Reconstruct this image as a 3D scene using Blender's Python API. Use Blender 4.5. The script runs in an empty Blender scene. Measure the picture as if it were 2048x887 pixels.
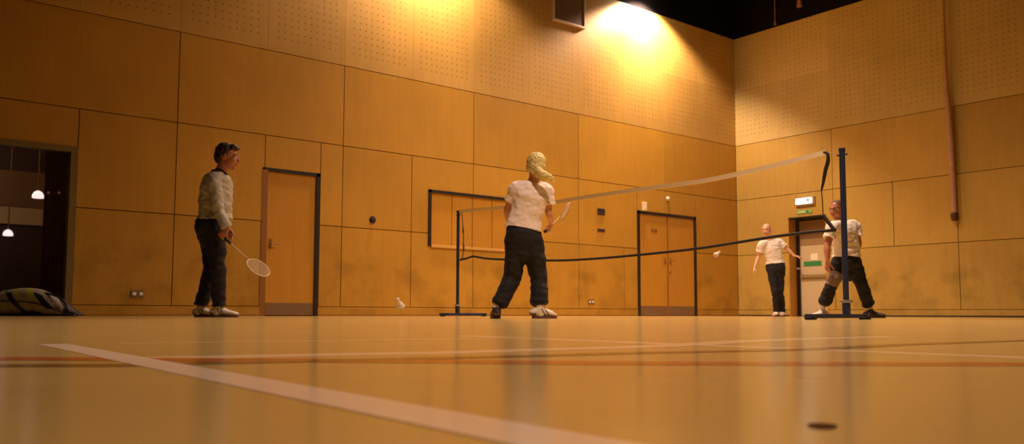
import bpy, bmesh, math, random
from mathutils import Vector, Matrix, noise
random.seed(7)
S = bpy.context.scene
COL = S.collection
PI = math.pi
# ------------------------------------------------------------------ camera numbers (image 2048 x 887)
FPX, CYP, PITCH, ROLL, YAW = 1671.2, 497.1, 0.0769, 0.0027, 0.6761
CAM = Vector((-15.5653, -11.3575, 0.0479))
fw = Vector((math.sin(YAW)*math.cos(PITCH), math.cos(YAW)*math.cos(PITCH), math.sin(PITCH)))
rt = Vector((math.cos(YAW), -math.sin(YAW), 0)); up = rt.cross(fw)
r2 = rt*math.cos(ROLL)+up*math.sin(ROLL); u2 = up*math.cos(ROLL)-rt*math.sin(ROLL)
FH = Vector((math.sin(YAW), math.cos(YAW), 0)); Z = Vector((0, 0, 1))
def ray(u, v): return fw + r2*((u-1024)/FPX) - u2*((v-CYP)/FPX)
def at(u, v, depth):
    d = ray(u, v); return CAM + d*(depth/d.dot(FH))
def onfloor(u, v):
    d = ray(u, v); t = -CAM.z/d.z; return CAM + d*t
def onplane(u, v, axis, val):
    d = ray(u, v); return CAM + d*((val-CAM[axis])/d[axis])

cam_d = bpy.data.cameras.new('camera'); cam = bpy.data.objects.new('camera', cam_d); COL.objects.link(cam)
cam_d.sensor_width = 36; cam_d.lens = FPX/2048*36; cam_d.shift_y = (CYP-443.5)/2048
cam_d.clip_start = 0.01; cam_d.clip_end = 200
cam.matrix_world = Matrix.Translation(CAM) @ Matrix((r2, u2, -fw)).transposed().to_4x4()
cam_d.dof.use_dof = True; cam_d.dof.focus_distance = 2.3; cam_d.dof.aperture_fstop = 10.5
S.camera = cam

# ------------------------------------------------------------------ materials
def mat(name, col, rough=.5, metal=0, spec=.5, noise_amt=0, nscale=5, bump=0, bscale=60, emit=None, es=0, coat=0, stretch=(1, 1, 1)):
    m = bpy.data.materials.new(name); m.use_nodes = True
    nt = m.node_tree; b = nt.nodes['Principled BSDF']
    b.inputs['Base Color'].default_value = (*col, 1); b.inputs['Roughness'].default_value = rough
    b.inputs['Metallic'].default_value = metal; b.inputs['Specular IOR Level'].default_value = spec
    b.inputs['Coat Weight'].default_value = coat
    if emit: b.inputs['Emission Color'].default_value = (*emit, 1); b.inputs['Emission Strength'].default_value = es
    tc = nt.nodes.new('ShaderNodeTexCoord'); mp = nt.nodes.new('ShaderNodeMapping'); mp.inputs['Scale'].default_value = stretch
    nt.links.new(tc.outputs['Object'], mp.inputs['Vector'])
    if noise_amt:
        n = nt.nodes.new('ShaderNodeTexNoise'); n.inputs['Scale'].default_value = nscale; n.inputs['Detail'].default_value = 5
        nt.links.new(mp.outputs[0], n.inputs['Vector'])
        mx = nt.nodes.new('ShaderNodeMix'); mx.data_type = 'RGBA'
        mx.inputs['A'].default_value = (*[c*(1-noise_amt) for c in col], 1); mx.inputs['B'].default_value = (*[min(1, c*(1+noise_amt)) for c in col], 1)
        nt.links.new(n.outputs['Fac'], mx.inputs['Factor']); nt.links.new(mx.outputs['Result'], b.inputs['Base Color'])
    if bump:
        n = nt.nodes.new('ShaderNodeTexNoise'); n.inputs['Scale'].default_value = bscale
        nt.links.new(mp.outputs[0], n.inputs['Vector'])
        bp = nt.nodes.new('ShaderNodeBump'); bp.inputs['Strength'].default_value = bump; bp.inputs['Distance'].default_value = .01
        nt.links.new(n.outputs['Fac'], bp.inputs['Height']); nt.links.new(bp.outputs['Normal'], b.inputs['Normal'])
    return m

def math_node(nt, op, a=None, b=None, c=None):
    n = nt.nodes.new('ShaderNodeMath'); n.operation = op
    for i, x in enumerate((a, b, c)):
        if x is None: continue
        if isinstance(x, (int, float)): n.inputs[i].default_value = x
        else: nt.links.new(x, n.inputs[i])
    return n.outputs[0]

def wood_panel(name, axis, perforated, col=(.50, .275, .038), dirt=False, off=0.0):
    """birch plywood wall panel; axis = 0 when the wall runs along x, 1 when along y"""
    m = bpy.data.materials.new(name); m.use_nodes = True
    nt = m.node_tree; L = nt.links; b = nt.nodes['Principled BSDF']
    b.inputs['Roughness'].default_value = .42; b.inputs['Specular IOR Level'].default_value = .35
    geo = nt.nodes.new('ShaderNodeNewGeometry'); sp = nt.nodes.new('ShaderNodeSeparateXYZ'); L.new(geo.outputs['Position'], sp.inputs[0])
    run = sp.outputs[axis]; zz = sp.outputs[2]
    cb = nt.nodes.new('ShaderNodeCombineXYZ'); L.new(run, cb.inputs[0]); L.new(zz, cb.inputs[1])
    # panel to panel tone
    pa = math_node(nt, 'FLOOR', math_node(nt, 'DIVIDE', math_node(nt, 'ADD', run, off), 2.44)); pb = math_node(nt, 'FLOOR', math_node(nt, 'DIVIDE', math_node(nt, 'ADD', zz, -.11), 1.235))
    cc = nt.nodes.new('ShaderNodeCombineXYZ'); L.new(pa, cc.inputs[0]); L.new(pb, cc.inputs[1])
    wn = nt.nodes.new('ShaderNodeTexWhiteNoise'); wn.noise_dimensions = '3D'; L.new(cc.outputs[0], wn.inputs['Vector'])
    n1 = nt.nodes.new('ShaderNodeTexNoise'); n1.inputs['Scale'].default_value = 1.3; n1.inputs['Detail'].default_value = 6; n1.inputs['Distortion'].default_value = .6
    mp = nt.nodes.new('ShaderNodeMapping'); mp.inputs['Scale'].default_value = (9, 1.0, 1); L.new(cb.outputs[0], mp.inputs[0]); L.new(mp.outputs[0], n1.inputs['Vector'])
    n2 = nt.nodes.new('ShaderNodeTexNoise'); n2.inputs['Scale'].default_value = 1.1; n2.inputs['Detail'].default_value = 3; L.new(cb.outputs[0], n2.inputs['Vector'])
    t = math_node(nt, 'ADD', math_node(nt, 'MULTIPLY', wn.outputs['Value'], .16), math_node(nt, 'MULTIPLY', n1.outputs['Fac'], .22))
    t = math_node(nt, 'ADD', t, math_node(nt, 'MULTIPLY', n2.outputs['Fac'], .30)); t = math_node(nt, 'ADD', t, .66)
    if dirt:   # ball scuffs on the lowest panels
        n3 = nt.nodes.new('ShaderNodeTexNoise'); n3.inputs['Scale'].default_value = 2.2; n3.inputs['Detail'].default_value = 5; L.new(cb.outputs[0], n3.inputs['Vector'])
        rp = nt.nodes.new('ShaderNodeMapRange'); rp.inputs['From Min'].default_value = .46; rp.inputs['From Max'].default_value = .68; rp.inputs['To Min'].default_value = 0; rp.inputs['To Max'].default_value = .30
        L.new(n3.outputs['Fac'], rp.inputs['Value'])
        zf = nt.nodes.new('ShaderNodeMapRange'); zf.inputs['From Min'].default_value = 1.15; zf.inputs['From Max'].default_value = .75; L.new(zz, zf.inputs['Value'])
        t = math_node(nt, 'SUBTRACT', t, math_node(nt, 'MULTIPLY', rp.outputs[0], zf.outputs[0]))
    if perforated:
        P = 1.22/12
        def near(x, o):
            fr = math_node(nt, 'FRACT', math_node(nt, 'DIVIDE', math_node(nt, 'ADD', x, o), P))
            return math_node(nt, 'MULTIPLY', math_node(nt, 'SUBTRACT', fr, .5), P)
        dx, dz = near(run, off), near(zz, 0)
        r = math_node(nt, 'SQRT', math_node(nt, 'ADD', math_node(nt, 'MULTIPLY', dx, dx), math_node(nt, 'MULTIPLY', dz, dz)))
        hole = math_node(nt, 'LESS_THAN', r, .0125)
        # plain margins around each 1.22 m sheet
        w = math_node(nt, 'ABSOLUTE', math_node(nt, 'SUBTRACT', math_node(nt, 'FRACT', math_node(nt, 'DIVIDE', math_node(nt, 'ADD', run, off), 1.22)), .5))
        inw = math_node(nt, 'LESS_THAN', w, .43)
        zi = math_node(nt, 'GREATER_THAN', zz, 3.95)
        hole = math_node(nt, 'MULTIPLY', math_node(nt, 'MULTIPLY', hole, inw), zi)
        t = math_node(nt, 'MULTIPLY', t, math_node(nt, 'SUBTRACT', 1, math_node(nt, 'MULTIPLY', hole, .5)))
    mx = nt.nodes.new('ShaderNodeVectorMath'); mx.operation = 'SCALE'; mx.inputs[0].default_value = col; L.new(t, mx.inputs['Scale'])
    L.new(mx.outputs[0], b.inputs['Base Color'])
    return m

M = {}
M['ply_l'] = wood_panel('plywood_left', 0, False, dirt=True, off=2.4167)
M['ply_r'] = wood_panel('plywood_right', 1, False, col=(.46, .305, .07), dirt=True, off=2.30)
M['perf_l'] = wood_panel('perforated_plywood_left', 0, True, col=(.55, .34, .09), off=2.4167)
M['perf_r'] = wood_panel('perforated_plywood_right', 1, True, col=(.53, .40, .15), off=2.30)
M['joint'] = mat('dark_joint', (.13, .065, .016), .8)
M['roof'] = mat('dark_roof', (.006, .005, .006), .9, spec=.1)
M['steel'] = mat('dark_steel', (.02, .018, .018), .6, metal=.3)
M['black'] = mat('black_paint', (.012, .007, .006), .5)
M['door'] = mat('door_veneer', (.52, .26, .03), .4, noise_amt=.12, nscale=3, stretch=(7, 7, .6))
M['door_edge'] = mat('door_lining', (.27, .115, .02), .5, noise_amt=.1, nscale=4)
M['kick'] = mat('kick_plate', (.24, .15, .09), .45, metal=.35)
M['plinth_dark'] = mat('floor_seal', (.05, .025, .012), .6)
M['blue'] = mat('navy_post_paint', (.018, .03, .085), .38)
M['tape'] = mat('net_tape_cream', (.92, .80, .60), .75)
M['cord'] = mat('black_cord', (.012, .008, .01), .7)
M['mesh'] = mat('net_thread', (.10, .055, .03), .8)
M['white'] = mat('white_plastic', (.8, .78, .74), .4)
M['grey_m'] = mat('satin_metal', (.55, .52, .48), .35, metal=.8)
M['cream'] = mat('cream_door_paint', (.56, .46, .28), .5, noise_amt=.04)
M['tan'] = mat('tan_upper_panel', (.30, .19, .09), .5)
M['green'] = mat('sign_green', (.04, .26, .08), .45)
M['green_pale'] = mat('sign_green_pale', (.24, .48, .17), .45)
M['skin'] = mat('skin', (.56, .27, .15), .5, noise_amt=.06, nscale=25, bump=.05, bscale=200)
M['skin_ruddy'] = mat('skin_ruddy', (.44, .18, .10), .5, noise_amt=.06, nscale=25, bump=.05, bscale=200)
M['skin_pale'] = mat('skin_pale', (.68, .38, .27), .45, noise_amt=.05, nscale=25)
M['eyew'] = mat('eye_white', (.8, .78, .75), .2); M['iris'] = mat('iris', (.05, .03, .02), .2)
M['lips'] = mat('lips', (.34, .12, .08), .5)
M['tee'] = mat('white_cotton', (.80, .74, .70), .9, noise_amt=.03, bump=.15, bscale=120)
M['tee_w'] = mat('pale_pink_cotton', (.82, .72, .68), .9, noise_amt=.04, bump=.15, bscale=120)
M['stripe'] = mat('lilac_trim', (.72, .52, .80), .8)
M['jacket'] = mat('light_grey_nylon', (.42, .40, .34), .6, noise_amt=.08, nscale=8, bump=.2, bscale=50)
M['collar'] = mat('dark_collar', (.02, .015, .02), .8)
M['trouser'] = mat('black_trousers', (.008, .007, .012), .85, noise_amt=.2, bump=.1)
M['knee'] = mat('grey_brown_fabric', (.19, .13, .10), .85, noise_amt=.1)
M['hair_dark'] = mat('dark_hair', (.03, .014, .008), .6, noise_amt=.4, nscale=40, stretch=(1, 1, .3))
M['hair_brown'] = mat('short_brown_hair', (.10, .04, .02), .7, noise_amt=.3, nscale=40)
M['hair_blond'] = mat('blond_hair', (.72, .60, .26), .55, noise_amt=.22, nscale=30, stretch=(2, 2, .4), bump=.4, bscale=90)
M['hair_stub'] = mat('grey_stubble', (.5, .36, .28), .7)
M['shoe_w'] = mat('white_trainer', (.70, .64, .56), .6, noise_amt=.1, nscale=20)
M['shoe_trim'] = mat('trainer_stripes', (.20, .11, .09), .6)
M['shoe_d'] = mat('dark_trainer', (.03, .02, .02), .6)
M['sole'] = mat('brown_sole', (.12, .06, .035), .7)
M['sock'] = mat('white_sock', (.8, .72, .66), .9)
M['feather'] = mat('shuttle_feather', (.85, .78, .72), .7); M['cork'] = mat('shuttle_cork', (.8, .74, .62), .7)
M['racket'] = mat('racket_frame_white', (.75, .66, .52), .35); M['string'] = mat('racket_string', (.85, .72, .5), .5)
M['rope'] = mat('pale_rope', (.50, .30, .19), .85, noise_amt=.15, nscale=8, stretch=(1, 1, 8), bump=.5, bscale=60)
M['leather'] = mat('rope_leather', (.07, .025, .015), .6)
M['frame_al'] = mat('olive_metal_frame', (.22, .17, .06), .45, metal=.2)
M['vent'] = mat('vent_fabric', (.13, .075, .035), .8, noise_amt=.2, nscale=6)
M['vent_w'] = mat('vent_frame', (.62, .50, .42), .5)
M['bag_k'] = mat('bag_black', (.010, .008, .010), .5)
M['bag_w'] = mat('bag_grey', (.30, .26, .21), .5, noise_amt=.1)
M['bag_y'] = mat('bag_yellow', (.36, .33, .03), .5)
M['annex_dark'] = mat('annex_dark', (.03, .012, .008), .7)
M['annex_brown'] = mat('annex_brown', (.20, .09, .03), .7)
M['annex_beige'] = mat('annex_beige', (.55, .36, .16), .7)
M['curtain'] = mat('curtain', (.012, .006, .008), .9)
M['lamp_e'] = mat('annex_lamp', (.9, .8, .8), .5, emit=(1, .8, .75), es=1.3)
M['exit_e'] = mat('exit_lamp', (.9, .9, .9), .4, emit=(1, .97, .92), es=1.8)
M['flood_e'] = mat('flood_glass', (1, .9, .8), .3, emit=(1, .85, .6), es=30)
M['scuff'] = mat('scuff', (.10, .055, .02), .9, spec=0)
def glass_mat():
    m = bpy.data.materials.new('door_glass'); m.use_nodes = True; b = m.node_tree.nodes['Principled BSDF']
    b.inputs['Base Color'].default_value = (.85, .85, .85, 1); b.inputs['Roughness'].default_value = .03
    b.inputs['Transmission Weight'].default_value = 1; b.inputs['IOR'].default_value = 1.45
    return m
M['glass'] = glass_mat()
def floor_mat(name, col, amt=.12):
    m = bpy.data.materials.new(name); m.use_nodes = True; nt = m.node_tree; L = nt.links; b = nt.nodes['Principled BSDF']
    b.inputs['Roughness'].default_value = .3; b.inputs['Specular IOR Level'].default_value = .46
    tc = nt.nodes.new('ShaderNodeTexCoord'); n = nt.nodes.new('ShaderNodeTexNoise'); n.inputs['Scale'].default_value = 2.5; n.inputs['Detail'].default_value = 6
    L.new(tc.outputs['Object'], n.inputs['Vector'])
    mx = nt.nodes.new('ShaderNodeMix'); mx.data_type = 'RGBA'
    mx.inputs['A'].default_value = (*[c*(1-amt) for c in col], 1); mx.inputs['B'].default_value = (*[c*(1+amt) for c in col], 1)
    L.new(n.outputs['Fac'], mx.inputs['Factor']); L.new(mx.outputs['Result'], b.inputs['Base Color'])
    n2 = nt.nodes.new('ShaderNodeTexNoise'); n2.inputs['Scale'].default_value = 6; L.new(tc.outputs['Object'], n2.inputs['Vector'])
    mr = nt.nodes.new('ShaderNodeMapRange'); mr.inputs['To Min'].default_value = .15; mr.inputs['To Max'].default_value = .20
    L.new(n2.outputs['Fac'], mr.inputs['Value']); L.new(mr.outputs[0], b.inputs['Roughness'])
    return m
M['floor'] = floor_mat('sports_floor', (.56, .40, .145))
M['line_w'] = floor_mat('line_white', (.84, .70, .56), .04)
M['line_f'] = floor_mat('line_faded', (.80, .62, .38), .05)
M['line_r'] = floor_mat('line_red', (.46, .14, .03), .06)
M['line_k'] = floor_mat('line_dark', (.24, .13, .035), .06)

# ------------------------------------------------------------------ helpers
def link(name, bm, mats, parent=None, smooth=False, loc=None):
    me = bpy.data.meshes.new(name); bmesh.ops.recalc_face_normals(bm, faces=bm.faces[:]); bm.to_mesh(me); bm.free()
    if not isinstance(mats, (list, tuple)): mats = [mats]
    for m in mats: me.materials.append(m)
    if smooth:
        for p in me.polygons: p.use_smooth = True
    o = bpy.data.objects.new(name, me); COL.objects.link(o)
    if loc is not None:
        me.transform(Matrix.Translation(-Vector(loc)))
        o.location = loc
    if parent is not None:
        o.parent = parent
        o.matrix_parent_inverse = Matrix.Translation(-parent_world(parent))
    return o
def parent_world(p):
    t = Vector(p.location)
    if p.parent is not None and p.matrix_parent_inverse == Matrix(): t = t + parent_world(p.parent)
    return t
def tag(o, label, cat, group=None):
    o['label'] = label; o['category'] = cat
    if group: o['group'] = group
    return o
def thing(name, label, cat, loc, group=None):
    o = bpy.data.objects.new(name, None); COL.objects.link(o); o.location = loc; o.empty_display_size = .1
    return tag(o, label, cat, group)
def struct(o): o['kind'] = 'structure'; return o
def box(bm, lo, hi, mi=0, bevel=0):
    lo = Vector(lo); hi = Vector(hi)
    r = bmesh.ops.create_cube(bm, size=1, matrix=Matrix.Translation((lo+hi)/2) @ Matrix.Diagonal((*(hi-lo), 1)))
    fs = {f for v in r['verts'] for f in v.link_faces}
    for f in fs: f.material_index = mi
    if bevel:
        es = list({e for v in r['verts'] for e in v.link_edges})
        bmesh.ops.bevel(bm, geom=es, offset=bevel, segments=2, affect='EDGES', profile=.5)
    return r
def tube(bm, pts, rad, n=8, closed=False, mi=0, cap=True):
    pts = [Vector(p) for p in pts]; N = len(pts); rings = []
    nrm = None
    for i, p in enumerate(pts):
        a = pts[(i-1) % N] if (closed or i > 0) else p; b = pts[(i+1) % N] if (closed or i < N-1) else p
        t = (b-a).normalized()
        if nrm is None: nrm = t.orthogonal().normalized()
        nrm = (nrm - t*nrm.dot(t)).normalized(); bn = t.cross(nrm)
        r = rad[i] if isinstance(rad, (list, tuple)) else rad
        rings.append([bm.verts.new(p+(nrm*math.cos(2*PI*k/n)+bn*math.sin(2*PI*k/n))*r) for k in range(n)])
    M_ = N if closed else N-1
    for i in range(M_):
        A, B = rings[i], rings[(i+1) % N]
        for k in range(n):
            f = bm.faces.new((A[k], A[(k+1) % n], B[(k+1) % n], B[k])); f.material_index = mi
    if cap and not closed:
        for R in (rings[0][::-1], rings[-1]):
            f = bm.faces.new(R); f.material_index = mi
def ribbon(bm, pts, width_dir, w, thick_dir, t, mi=0):
    """thin solid band through pts"""
    rings = []
    for i, p in enumerate(pts):
        wd = width_dir[i] if isinstance(width_dir, list) else width_dir
        a, b = wd*w/2, thick_dir*t/2; p = Vector(p)
        rings.append([bm.verts.new(p+x) for x in (a+b, a-b, -a-b, -a+b)])
    for A, B in zip(rings, rings[1:]):
        for k in range(4):
            bm.faces.new((A[k], A[(k+1) % 4], B[(k+1) % 4], B[k])).material_index = mi
    bm.faces.new(rings[0][::-1]).material_index = mi; bm.faces.new(rings[-1]).material_index = mi
def catmull(vals, k):
    """vals: list of tuples (floats); returns a denser list"""
    n = len(vals); out = []
    for i in range(n-1):
        p0 = vals[max(i-1, 0)]; p1 = vals[i]; p2 = vals[i+1]; p3 = vals[min(i+2, n-1)]
        for j in range(k):
            t = j/k
            out.append(tuple(.5*((2*b)+(-a+c)*t+(2*a-5*b+4*c-d)*t*t+(-a+3*b-3*c+d)*t**3) for a, b, c, d in zip(p0, p1, p2, p3)))
    out.append(tuple(vals[-1])); return out
def loft(bm, secs, side, n=20, k=5, cap=(True, True)):
    """secs: (point, r_side, r_depth); closed tapered limb; cap True = round end, False = flat end"""
    v = catmull([(*s[0], s[1], s[2]) for s in secs], k)
    P = [Vector(a[:3]) for a in v]; A = [max(.002, a[3]) for a in v]; B = [max(.002, a[4]) for a in v]
    T = []
    for i in range(len(P)):
        t = P[min(i+1, len(P)-1)]-P[max(i-1, 0)]; T.append(t.normalized() if t.length > 1e-9 else Vector((0, 0, 1)))
    st = []
    if cap[0]:
        for a in (80, 60, 40, 20): a = math.radians(a); st.append((P[0]-T[0]*min(A[0], B[0])*math.sin(a), A[0]*math.cos(a), B[0]*math.cos(a), T[0]))
    st += list(zip(P, A, B, T))
    if cap[1]:
        for a in (20, 40, 60, 80): a = math.radians(a); st.append((P[-1]+T[-1]*min(A[-1], B[-1])*math.sin(a), A[-1]*math.cos(a), B[-1]*math.cos(a), T[-1]))
    rings = []; side = Vector(side)
    for p, a, b, t in st:
        s = side-t*side.dot(t)
        s = s.normalized() if s.length > 1e-4 else t.orthogonal().normalized()
        d = t.cross(s)
        rings.append([bm.verts.new(p+s*a*math.cos(2*PI*q/n)+d*b*math.sin(2*PI*q/n)) for q in range(n)])
    for R, Q in zip(rings, rings[1:]):
        for q in range(n): bm.faces.new((R[q], R[(q+1) % n], Q[(q+1) % n], Q[q]))
    bm.faces.new(rings[0][::-1]); bm.faces.new(rings[-1])
def ell(bm, c, rx, ry, rz, X, Y, Zv, n=20):
    mt = Matrix.Translation(c) @ Matrix((X*rx, Y*ry, Zv*rz)).transposed().to_4x4()
    bmesh.ops.create_uvsphere(bm, u_segments=n, v_segments=n//2+2, radius=1, matrix=mt)
def remesh(name, bm, mats, parent, voxel=.006, smooth=4, disp=None, post=None):
    bmesh.ops.recalc_face_normals(bm, faces=bm.faces[:])
    me = bpy.data.meshes.new('tmp'); bm.to_mesh(me); bm.free()
    o = bpy.data.objects.new('tmp', me); COL.objects.link(o)
    a = o.modifiers.new('r', 'REMESH'); a.mode = 'VOXEL'; a.voxel_size = voxel
    s = o.modifiers.new('s', 'SMOOTH'); s.iterations = smooth; s.factor = .5
    bpy.context.view_layer.update(); dg = bpy.context.evaluated_depsgraph_get()
    m2 = bpy.data.meshes.new_from_object(o.evaluated_get(dg)); bpy.data.objects.remove(o); bpy.data.meshes.remove(me)
    if disp:
        nn = [v.normal.copy() for v in m2.vertices]
        for v, nr in zip(m2.vertices, nn): v.co = v.co + nr*disp(v.co.copy(), nr)
    m2.materials.clear()
    if not isinstance(mats, (list, tuple)): mats = [mats]
    for m in mats: m2.materials.append(m)
    for p in m2.polygons:
        p.use_smooth = True
        if post: p.material_index = post(p.center)
    m2.name = name; ob = bpy.data.objects.new(name, m2); COL.objects.link(ob)
    if parent is not None:
        ob.parent = parent; ob.matrix_parent_inverse = Matrix.Translation(-parent_world(parent))
    return ob

# ------------------------------------------------------------------ room shell
ZT = 6.27
ROWS = [(.135, 1.3375), (1.3375, 2.57), (2.57, 3.805), (3.805, ZT)]
G = .006
def split(rects, hole):
    out = []
    a0, b0, a1, b1 = hole
    for (x0, z0, x1, z1) in rects:
        if x1 <= a0 or x0 >= a1 or z1 <= b0 or z0 >= b1: out.append((x0, z0, x1, z1)); continue
        if x0 < a0: out.append((x0, z0, a0, z1))
        if x1 > a1: out.append((a1, z0, x1, z1))
        if z0 < b0: out.append((max(x0, a0), z0, min(x1, a1), b0))
        if z1 > b1: out.append((max(x0, a0), b1, min(x1, a1), z1))
    return out
XMIN, YMIN = -26.0, -18.0
def panel_wall(name, axis, length, joints, holes, mats, thick=.20):
    bm = bmesh.new()
    def put(x0, z0, x1, z1, d0, d1, mi):
        if axis == 0: box(bm, (x0, d0, z0), (x1, d1, z1), mi)
        else: box(bm, (d0, x0, z0), (d1, x1, z1), mi)
    for r, (z0, z1) in enumerate(ROWS):
        js = sorted(j for j in joints[r] if -length < j < 0); js = [-length]+js+[0]
        gx = .0015 if r == 3 else G
        rects = [(a+gx, z0+G, b-gx, z1-G) for a, b in zip(js, js[1:])]
        for h in holes: rects = split(rects, h)
        for q in rects: put(*q, 0, .018, 1 if r == 3 else 0)
    rects = [(-length, .0, 0.0, ZT)]
    for h in holes: rects = split(rects, h)
    for q in rects: put(*q, .018, thick, 2)
    # dark upper wall above the panelling
    put(-length, ZT, 0.2, 8.4, .0, thick, 3)
    o = link(name, bm, mats); return struct(o)
mainL = [-2.4167-2.44*k for k in range(10)]
halfL = [-1.1967-1.22*k for k in range(20)]
D1 = (-10.99, 0, -10.10, 2.105); DD = (-3.26, 0, -1.44, 2.10); DG = (-16.35, 0, -13.36, 2.085); HT = (-8.20, 1.13, -6.0, 2.05)
jl = [mainL+[-8.517, -3.637, -10.99, -10.10, -13.36], mainL+[-13.36, -10.957, -10.10, -8.517, -3.26, -1.44], mainL, halfL]
panel_wall('wall_left', 0, 26, jl, [D1, DD, DG, HT], [M['ply_l'], M['perf_l'], M['joint'], M['roof']])
ER = (-2.16, 0, -1.29, 2.07)
mainR = [-2.33-2.40*k for k in range(8)]; halfR = [-1.13-1.20*k for k in range(16)]
jr = [mainR+[-1.29], mainR+[-3.56, -5.95], mainR, halfR]
panel_wall('wall_right', 1, 18, jr, [ER], [M['ply_r'], M['perf_r'], M['joint'], M['roof']])
# the two walls behind the camera
bm = bmesh.new(); box(bm, (XMIN-.2, YMIN, 0), (XMIN, 0.2, 8.4)); struct(link('wall_back', bm, mat('plain_plywood', (.42, .24, .05), .5)))
bm = bmesh.new(); box(bm, (XMIN, YMIN-.2, 0), (0.2, YMIN, 8.4)); struct(link('wall_front', bm, bpy.data.materials['plain_plywood']))
bm = bmesh.new(); box(bm, (XMIN-.2, YMIN-.2, 8.4), (.2, .2, 8.6)); struct(link('ceiling', bm, M['roof']))
# baseboards (plinth panels)
def plinth(name, axis, spans, m):
    bm = bmesh.new()
    for a, b in spans:
        if axis == 0: box(bm, (a, -.004, .018), (b, .018, .132)); box(bm, (a, -.008, 0), (b, .018, .018), 1)
        else: box(bm, (-.004, a, .03), (.018, b, .132)); box(bm, (-.01, a, 0), (.018, b, .03), 2)
    struct(link(name, bm, [m, M['door_edge'], M['plinth_dark']]))
plinth('baseboard_left', 0, [(-26, DG[0]), (DG[2], D1[0]), (D1[2], DD[0]), (DD[2], -.011)], M['ply_l'])
plinth('baseboard_right', 1, [(-18, ER[0]), (ER[2], 0)], M['ply_r'])

# ------------------------------------------------------------------ floor with its painted lines
bm = bmesh.new(); box(bm, (XMIN-.2, YMIN-.2, -.1), (.2, .2, 0))
def fline(pix, w, mi, zz=.0003):
    P = [onfloor(u, v) if not isinstance(u, Vector) else u for u, v in pix]
    floorline([(p.x, p.y) for p in P], w, mi, zz)
def floorline(pts, w, mi, zz=.0003):
    P = [Vector((a, b, 0)) for a, b in pts]
    vs = []
    for i, p in enumerate(P):
        t = (P[min(i+1, len(P)-1)]-P[max(i-1, 0)]).normalized(); s = Vector((-t.y, t.x, 0))*w/2
        vs.append([bm.verts.new(p+s+Z*zz), bm.verts.new(p-s+Z*zz)])
    for A, B in zip(vs, vs[1:]): bm.faces.new((A[0], A[1], B[1], B[0])).material_index = mi
def extend(pix, first=None, last=None): return pix
_a, _b = onfloor(105, 687.5), onfloor(1024, 864); floorline([(_a.x, _a.y), (_b.x+(_b.x-_a.x)*2, _b.y+(_b.y-_a.y)*2)], .039, 1, .0003)            # near white line, parallel to the net
fline([(-90, 717), (0, 716.5), (215, 718), (400, 719), (700, 721), (900, 722.5), (1100, 725), (1350, 726), (1600, 727), (1850, 727.5), (2180, 728)], .062, 2, .0002)
fline([(-90, 732), (0, 731), (100, 730.5), (260, 730), (400, 726), (640, 721), (850, 716), (1050, 711.5), (1260, 705.5), (1500, 701), (1650, 697), (1800, 689), (2180, 676)], .045, 3, .00025)
fline([(270, 717), (350, 715), (640, 709), (900, 704.5), (1100, 698), (1240, 694), (1370, 689), (1480, 682), (1600, 677.5), (1780, 672.5)], .065, 4, .00015)
fline([(240, 687), (320, 685.3), (650, 681), (1000, 676.5), (1060, 676.3)], .08, 7, .00012)
floorline([(-14.53, -9.9), (-14.53, -13.5)], .045, 5, .00008)
fline([(1100, 662), (1500, 658), (2100, 652)], .06, 7, .00005)
# small dark scuff near the lens
cd = ray(1645, 852); cd.z = 0; cd.normalize()
c = onfloor(1645, 852); vs = [bm.verts.new(Vector((c.x, c.y, .0004))+Vector((cd.y, -cd.x, 0))*math.cos(a)*.0062*(1+.1*math.sin(3*a))+cd*math.sin(a)*.010) for a in [2*PI*i/24 for i in range(24)]]
bm.faces.new(vs).material_index = 6
me_floor = struct(link('floor', bm, [M['floor'], M['line_w'], M['line_r'], M['line_k'], M['line_f'], M['line_f'], M['scuff'], floor_mat('line_very_faded', (.64, .46, .20), .05)]))

# ------------------------------------------------------------------ doors on the left wall
def lever(bm, p, dx, ny=-1):
    """lever handle on a wall facing -y"""
    p = Vector(p); tube(bm, [p, p+Vector((0, .045*ny, 0))], .009, 8)
    tube(bm, [p+Vector((0, .045*ny, 0)), p+Vector((dx*.11, .05*ny, 0))], .008, 8)
    box(bm, p+Vector((-.02, -.006, -.07)), p+Vector((.02, .0, .07)))
# door_1: single flush door, black soffit and black right reveal
bm = bmesh.new(); x0, _, x1, zt = D1
box(bm, (x1-.06, -.002, 0), (x1, .17, zt)); box(bm, (x0+.04, -.002, zt-.05), (x1, .17, zt)); box(bm, (x0, .12, 0), (x1, .17, zt))
fr = struct(link('door_1', bm, M['black'], loc=(x0, 0, 0)))
bm = bmesh.new(); box(bm, (x0, -.004, 0), (x0+.085, .16, zt-.03)); link('door_lining', bm, M['door_edge'], fr)
bm = bmesh.new(); box(bm, (x0+.085, .022, .012), (x1-.06, .065, zt-.05), bevel=.002); lf = link('door_leaf', bm, M['door'], fr)
bm = bmesh.new(); box(bm, (x0+.10, .017, .02), (x1-.07, .022, .185)); k_ = link('kick_plate', bm, M['kick'], fr); k_['label'] = 'dull brown metal kick plate'
bm = bmesh.new(); lever(bm, (x0+.15, .022, 1.02), 1); link('door_handle', bm, M['door_edge'], fr)
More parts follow.
